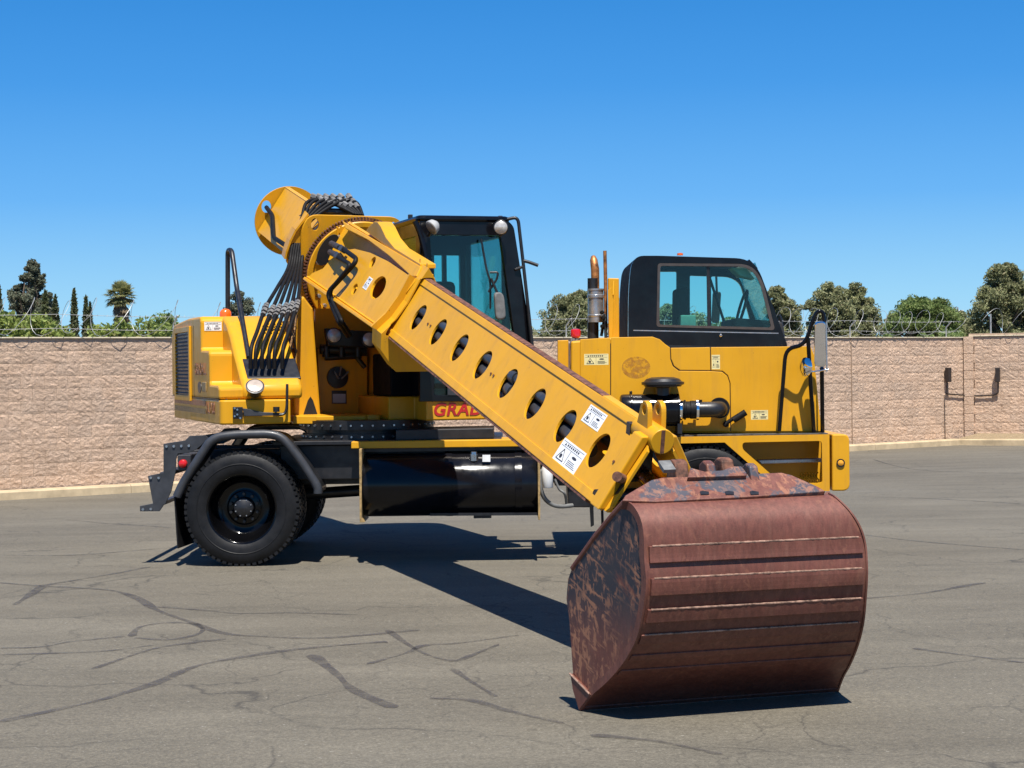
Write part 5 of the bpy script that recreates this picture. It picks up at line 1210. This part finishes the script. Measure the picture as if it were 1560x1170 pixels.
for sg_ in (-1, 1):
    mb = MB(); mb.slab([bk(x, sg_ * (hw(x) - .004) - (nz(y) if sg_ > 0 else 0), y) for x, y in bp], (NLb * -1) if sg_ < 0 else (NLb - r * 2 * NLb.dot(r)) * -1, .025); P_('bucket_side', mb, BUCKS, bucket, bevel=.003)
    mb = MB()
    rim = offs(cs, -.035 * sg); vs = []
    for (x, y), (xi, yi) in zip(offs(cs, .006 * sg), rim): g_ = nz(y) if sg_ > 0 else 0; vs += [bk(x, sg_ * (hw(x) - .002) - g_, y), bk(x, sg_ * (hw(x) + .008) - g_, y), bk(xi, sg_ * (hw(xi) + .006) - g_, yi), bk(xi, sg_ * (hw(xi) - .002) - g_, yi)]
    fs = []
    for i in range(m_ - 1): fs += [(4 * i + q, 4 * i + (q + 1) % 4, 4 * i + 4 + (q + 1) % 4, 4 * i + 4 + q) for q in range(4)]
    mb.add(vs, fs); P_('rim_edge', mb, BUCK, bucket, smooth=40)
# wear strips
def zpos(px, py): p = bl(px, py); return p.z
def seg(z_hi, z_lo): return [i for i, (x, y) in enumerate(cs) if z_lo <= y <= z_hi and i > 5]
def cut(z_):
    for i in range(6, m_ - 1):
        if cs[i][1] >= z_ >= cs[i + 1][1]:
            t = (cs[i][1] - z_) / (cs[i][1] - cs[i + 1][1]); return i + t
    return m_ - 1.001
def cpt(q, t=0.):
    i = int(q); f_ = q - i; o_ = offs(cs, t * sg); return (o_[i][0] * (1 - f_) + o_[i + 1][0] * f_, o_[i][1] * (1 - f_) + o_[i + 1][1] * f_)
for (y0, y1) in ((832, 858), (881, 906), (928, 948), (969, 984), (1003, 1012), (1030, 1038)):
    zt, zb = zpos(981, y0), zpos(978, y1); q0, q1 = cut(zt), cut(zb); th = .017 if y0 < 940 else .008
    prm = [q0 + (q1 - q0) * i / 4 for i in range(5)]; mb = MB(); vs = []
    for i, q in enumerate(prm):
        x, y = cpt(q, th); xi, yi = cpt(q, -.004); w_ = hw(x) - .015; w2_ = w_ - nz(y)
        vs += [bk(x, -w_, y), bk(x, w2_, y), bk(xi, w2_, yi), bk(xi, -w_, yi)]
    fs = [(0, 1, 2, 3), (19, 18, 17, 16)]
    for i in range(4): fs += [(4 * i + q, 4 * i + (q + 1) % 4, 4 * i + 4 + (q + 1) % 4, 4 * i + 4 + q) for q in range(4)]
    mb.add(vs, fs); P_('wear_strip', mb, BUCK, bucket, bevel=.003)
    if y0 < 990:
        x, y = cpt(q0, th - .003); w_ = hw(x) - .03; rnd = random.Random(y0); mb = MB()
        mb.tube([bk(x + rnd.uniform(-.0006, .0008), -w_ + (2 * w_ - nz(y)) * i / 70, y) for i in range(71)], [.0046 + rnd.uniform(-.0006, .0012) for i in range(71)], 6); P_('weld_bead', mb, EDGE, bucket, smooth=50)
# cutting edge lip
tipz = bp[12]; ux = Vector((bp[14][0] - tipz[0], bp[14][1] - tipz[1])).normalized()
e0 = bp[11]; mb = MB()
lip = [(e0[0], e0[1]), (tipz[0], tipz[1]), (bp[14][0], bp[14][1]), (bp[14][0] + .02, bp[14][1])]
for sg_ in (-1, 1):
    mb = MB(); q = [bp[11], bp[12], bp[13], bp[14]]
    mb.slab([bk(x, sg_ * (hw(x) + .012), y) for x, y in q], (NLb * -1) if sg_ < 0 else (NLb - r * 2 * NLb.dot(r)) * -1, .03); P_('side_cutter', mb, BUCK, bucket, bevel=.003)
    mb = MB(); q = [bp[14], (bp[11][0] - .01, bp[11][1] + .0)]; mb.tube([bk(x, sg_ * (hw(x) + (.012 if sg_ < 0 else .004)), y) for x, y in q], .006, 6); P_('weld_bead', mb, EDGE, bucket, smooth=40)
mb = MB(); lp = [(tipz[0] + .01, tipz[1]), (tipz[0] + .03, tipz[1] + .02), (tipz[0] - .06, tipz[1] + .12), (tipz[0] - .08, tipz[1] + .10)]
mb.slab([bk(x, -hw(x) + .0, y) for x, y in lp], -r, 2 * hw(lp[0][0])); P_('cutting_edge', mb, BUCK, bucket, bevel=.003)
# rear rim strip of the opening
q = bp[18:21] + [bp[0]]
for sg_ in (-1, 1):
    mb = MB(); mb.tube([bk(x, sg_ * (hw(x) - .01) - (nz(y) if sg_ > 0 else 0), y) for x, y in q], .016, 8); P_('opening_rim', mb, BUCK, bucket, smooth=45)
# top mounting plate and lugs
tz = bp[1][1]; tf = bp[1][0]; NTp = (n * .55 + Z * .83).normalized(); T0 = bk(tf - .0, 0, tz + .012)
def tp_(px, py): return onp(px, py, T0, NTp)
mb = MB(); mb.slab([tp_(x, y) for x, y in ((948, 762), (953, 754), (992, 731), (1010, 727), (1190, 719.5), (1205, 723), (1246, 741), (1258, 748), (1150, 756), (1000, 764))], NTp, .06); mt = P_('mounting_plate', mb, BUCKT, bucket, bevel=.006)
mb = MB(); mb.slab([tp_(x, y) + NTp * .025 for x, y in ((1046, 733), (1050, 718), (1072, 724), (1100, 722), (1110, 716), (1128, 716), (1136, 726), (1136, 730))], NTp, .05); P_('mounting_pad', mb, BUCKT, mt, bevel=.005)
for x, y, w_, mat in ((1034, 714, .075, RUSTP), (1079, 716, .05, BUCKT), (1104, 711, .07, RUSTP), (1144, 720, .05, BUCKT)):
    p = tp_(x, y) - NTp * .03; pr_ = [(-.07, -.06), (-.05, .05), (0, .075), (.05, .06), (.09, -.06)]
    mb = MB(); mb.slab([p + n * a_ + Z * b_ - r * w_ / 2 for a_, b_ in pr_], -r, w_); P_('bucket_lug', mb, mat, mt, bevel=.01)
for x in (1073, 1111, 1149):
    p = tp_(x, 752); mb = MB(); mb.slab([p + NTp * .004 + r * a_ + (NTp.cross(r)) * b_ for a_, b_ in ((-.025, -.012), (.02, -.012), (.028, .01), (.0, .02), (-.02, .014))], NTp, .003); P_('drain_notch', mb, BLM, mt)
mb = MB(); mb.slab([tp_(x, y) + Z * .04 for x, y in ((1003, 714), (1021, 713), (1030, 727), (1012, 728))], NTp, .02); P_('link_plate', mb, GRY, mt)

# ---- hoses
tops = [(476, 306), (484, 304), (494, 302), (504, 301), (514, 302), (524, 304)]
lowx = [381.5, 389, 399, 409.5, 418, 430]; fitx = [404, 414, 423.5, 434, 443, 452]; fity = [470, 473, 472, 470, 468, 466]
for i in range(6):
    pts = [up(540 + i * 2.5, 326 + i * .5, -1.35), up(tops[i][0] + 18, 305 + i * .6, -1.5), up(tops[i][0] - 8, 308, -1.45), up(459 + i * 2.2, 335 + i, -1.28), up(446 + 3.4 * i, 372, -1.2), up(439 + 4.0 * i, 408, -1.05), up((fitx[i] + 439 + 4 * i) / 2 + 1, 438, -.45), up(fitx[i], fity[i], .05), up(lowx[i] + (fitx[i] - lowx[i]) * .45, 505, .42), up(lowx[i] + 1.5, 530, .64), up(lowx[i], 562, .66)]
    mb = MB(); mb.tube(spline(pts, 7), .0185, 10); hs_ = P_('hydraulic_hose', mb, HOS, smooth=60)
    mb = MB(); d0 = (up(fitx[i], fity[i], .05) - up(lowx[i] + (fitx[i] - lowx[i]) * .45, 505, .42)).normalized(); p = up(fitx[i], fity[i], .05)
    for o_, l_, rr in ((-.13, .03, .028), (-.07, .05, .031), (.0, .03, .033), (.05, .035, .027)): mb.cyl(p + d0 * o_, p + d0 * (o_ + l_), rr, rr, 6)
    P_('hose_fitting', mb, FITM, hs_)
    mb = MB(); p = up(tops[i][0] + 14, 304.6 + i * .6, -1.49); d0 = (up(540 + i * 2.5, 326, -1.35) - p).normalized()
    for o_, l_, rr in ((-.12, .06, .03), (-.03, .04, .034), (.04, .06, .029)): mb.cyl(p + d0 * o_, p + d0 * (o_ + l_), rr, rr, 6)
    P_('hose_fitting', mb, FITM, hs_)
mb = MB(); su(mb, [(462, 326), (478, 316), (545, 318), (556, 327)], -1.45, .3); P_('hose_tray', mb, BLM, tur, bevel=.02)
mb = MB()
for x, y in ((438, 470), (446, 500), (440, 520), (447, 535), (436, 545)): 
    p = up(x, y, -.2); mb.lathe(p, (n + r * .3), [(-.05, .03), (.02, .03), (.03, .022), (.05, .02)], 10)
mb.tube(spline([up(447, 460, -.3), up(441, 490, -.1), up(444, 515, .0), up(438, 550, .3)]), .018, 8); mb.tube(spline([up(452, 480, -.3), up(448, 510, -.1), up(450, 540, .0), up(444, 600, .3)]), .012, 8)
P_('valve_fittings', mb, simple('brass_fitting', (.30, .17, .07), .45, .5, 0, .4, 25), smooth=40)

# ---- operator cab
DC = .86
def cabp(px, py, d=DC): return up(px, py, d)
front = rp([(640, 331, 10), (772, 334, 10), (783, 345, 6), (812, 530, 0), (808, 612, 0), (640, 612, 0)], 5)
windo = rp([(655, 358), (762, 359), (785, 524), (668, 523)], 4)
low = rp([(662, 540), (790, 540), (790, 602), (662, 602)], 3)
mb = MB(); mb.plate([cabp(x, y) for x, y in front], [[cabp(x, y) for x, y in windo], [cabp(x, y) for x, y in low]], n, .06); oc = P_('operator_cab', mb, BLK, bevel=.01)
mb = MB(); mb.slab([cabp(x, y, DC - .03) for x, y in windo], n, .006); P_('windscreen', mb, GLS, oc)
mb = MB(); mb.slab([cabp(x, y, DC - .03) for x, y in low], n, .006); P_('lower_window', mb, GLS, oc)
sL = (cabp(640, 340) - C).dot(r); sR = 1.36; zT = cabp(700, 331).z; zB = 1.5
D0 = -.62
# left side frame with window, right side frame, rear frame, roof
zs = lambda f_: zB + (zT - zB) * f_
def sidep(s_, dd, z_): return u3(s_, dd, z_)
sj = (onp(1298, 600, wp(0, .03, 0), WN) - WL).dot(WD); mb = MB(); mb.box(wp(sj, .022, Z0 + 6 * BH), WD * .012, WN * .006, Z * 6 * BH); obj('control_joint', mb, simple('joint_sealant', (.30, .20, .13), .8), wall)
for s_, sn in ((sL, -1), (1.20, 1)):
    q = [sidep(s_, d, z_) for d, z_ in ((DC - .06, zB), (DC - .06, zT - .02), (D0, zT - .02), (D0, zB))]
    h = [sidep(s_, d, z_) for d, z_ in ((DC - .16, zs(.36)), (DC - .16, zs(.9)), (D0 + .16, zs(.9)), (D0 + .16, zs(.36)))]
    mb = MB(); mb.plate(q, [h], r * sn, .05); P_('side_frame', mb, BLK, oc)
    mb = MB(); mb.slab([p - r * sn * .02 for p in h], r * sn, .006); P_('side_window', mb, GLS, oc)
q = [sidep(s_, D0, z_) for s_, z_ in ((sL + .05, zB), (1.15, zB), (1.15, zT - .02), (sL + .05, zT - .02))]
hs2 = [[sidep(s_, D0, z_) for s_, z_ in ((a0, zs(.42)), (a1, zs(.42)), (a1, zs(.84)), (a0, zs(.84)))] for a0, a1 in ((sL + .12, sL + .36), (sL + .53, sL + .62), (sL + .66, sL + .80))]
mb = MB(); mb.plate(q, hs2, -n, .05); P_('rear_frame', mb, BLK, oc)
for h in hs2: mb = MB(); mb.slab([p + n * .02 for p in h], -n, .005); P_('rear_window', mb, GLS, oc)
mb = MB(); mb.slab([u3(s_, d, zT + .015) for s_, d in rp([(sL - .03, DC + .02), (1.19, DC + .02), (1.19, D0 - .03), (sL - .03, D0 - .03)], .08, 5)], Z, .06); P_('cab_roof', mb, BLK, oc, bevel=.025)
mb = MB(); ubox(mb, sL + .05, 1.15, D0, DC - .06, zB, zB + .06); P_('cab_floor', mb, BLM, oc)
mb = MB(); ubox(mb, sL + .28, sL + .72, -.35, .1, zB + .06, zB + .5); ubox(mb, sL + .30, sL + .70, -.48, -.36, zB + .5, zB + 1.12); P_('operator_seat', mb, SEAT, oc, bevel=.05)
tb('corner_tube', [(632, 337), (641, 356), (652, 410), (658, 520)], [u3(sL, DC, 0).y - .02] * 4, .027, BLK, .1, oc)
for x, y in ((625, 325.5), (762, 329)):
    p = up(x, y, .5); p.z = zT + .03; mb = MB(); mb.box(p, r * .02, n * .02, Z * .02); P_('lifting_eye', mb, BLM, oc, bevel=.006)
# work lights on the cab
LGT = simple('grey_lamp_shell', (.36, .36, .35), .4, 0, .1, .1, 12)
for x, y, ax, lens in ((657, 347, (n * .2 - Z * .55 - r * .8), 0), (763, 346.5, (n * .85 - r * .25 - Z * .1), 1)):
    ax = ax.normalized(); p = up(x, y, DC + .13)
    mb = MB(); mb.lathe(p, ax, [(-.08, .0), (-.075, .03), (-.045, .062), (.0, .072), (.006, .066)], 24); hl = P_('work_light', mb, LGT if not lens else BLM, oc, smooth=45)
    mb = MB(); mb.lathe(p, ax, [(.0, .066), (.012, .056), (.018, 0)], 24); P_('lens', mb, LENS if lens else GRY, hl, smooth=50)
    mb = MB(); mb.cyl(p - ax * .05, up(x + (0 if lens else -4), y + 12, DC + .02), .014, .014, 8); P_('lamp_bracket', mb, BLM, hl)
tb('grab_rail', [(773, 334), (789, 330.5), (797, 400), (811, 527)], [u3(1.2, DC, 0).y] * 4, .016, BLM, .06, oc)
tb('rail_stub', [(785, 411), (797, 406)], u3(1.2, DC, 0).y, .014, BLM, .02, oc)
tb('rail_hook', [(796, 397), (805, 399), (820, 404.5)], u3(1.2, DC, 0).y, .016, BLM, .02, oc)
tb('wiper', [(733, 364), (741, 410), (747, 428), (747, 470)], u3(.9, DC + .03, 0).y, .010, BLM, .05, oc)
tb('mirror_arm', [(746, 415), (759, 415), (757, 425), (744, 445)], u3(.95, DC + .1, 0).y, .010, BLM, .02, oc)
tb('mirror_arm', [(748, 424), (760, 452)], u3(.95, DC + .12, 0).y, .012, BLM, .02, oc)
mb = MB(); mb.slab([up(x, y, DC + .16) for x, y in rp([(753, 444, 10), (768, 446, 10), (772, 486, 10), (756, 488, 10)], 9, 6)], n, .05); P_('cab_mirror', mb, GRY, oc, bevel=.015)
mb = MB(); su(mb, [(682, 578), (700, 578), (700, 602), (682, 602)], DC + .008, .01); P_('door_frame', mb, DRK, oc)
mb = MB(); ubox(mb, .13, .36, -.3, .42, 1.495, 1.9); P_('cab_side_box', mb, MATB, bevel=.02)
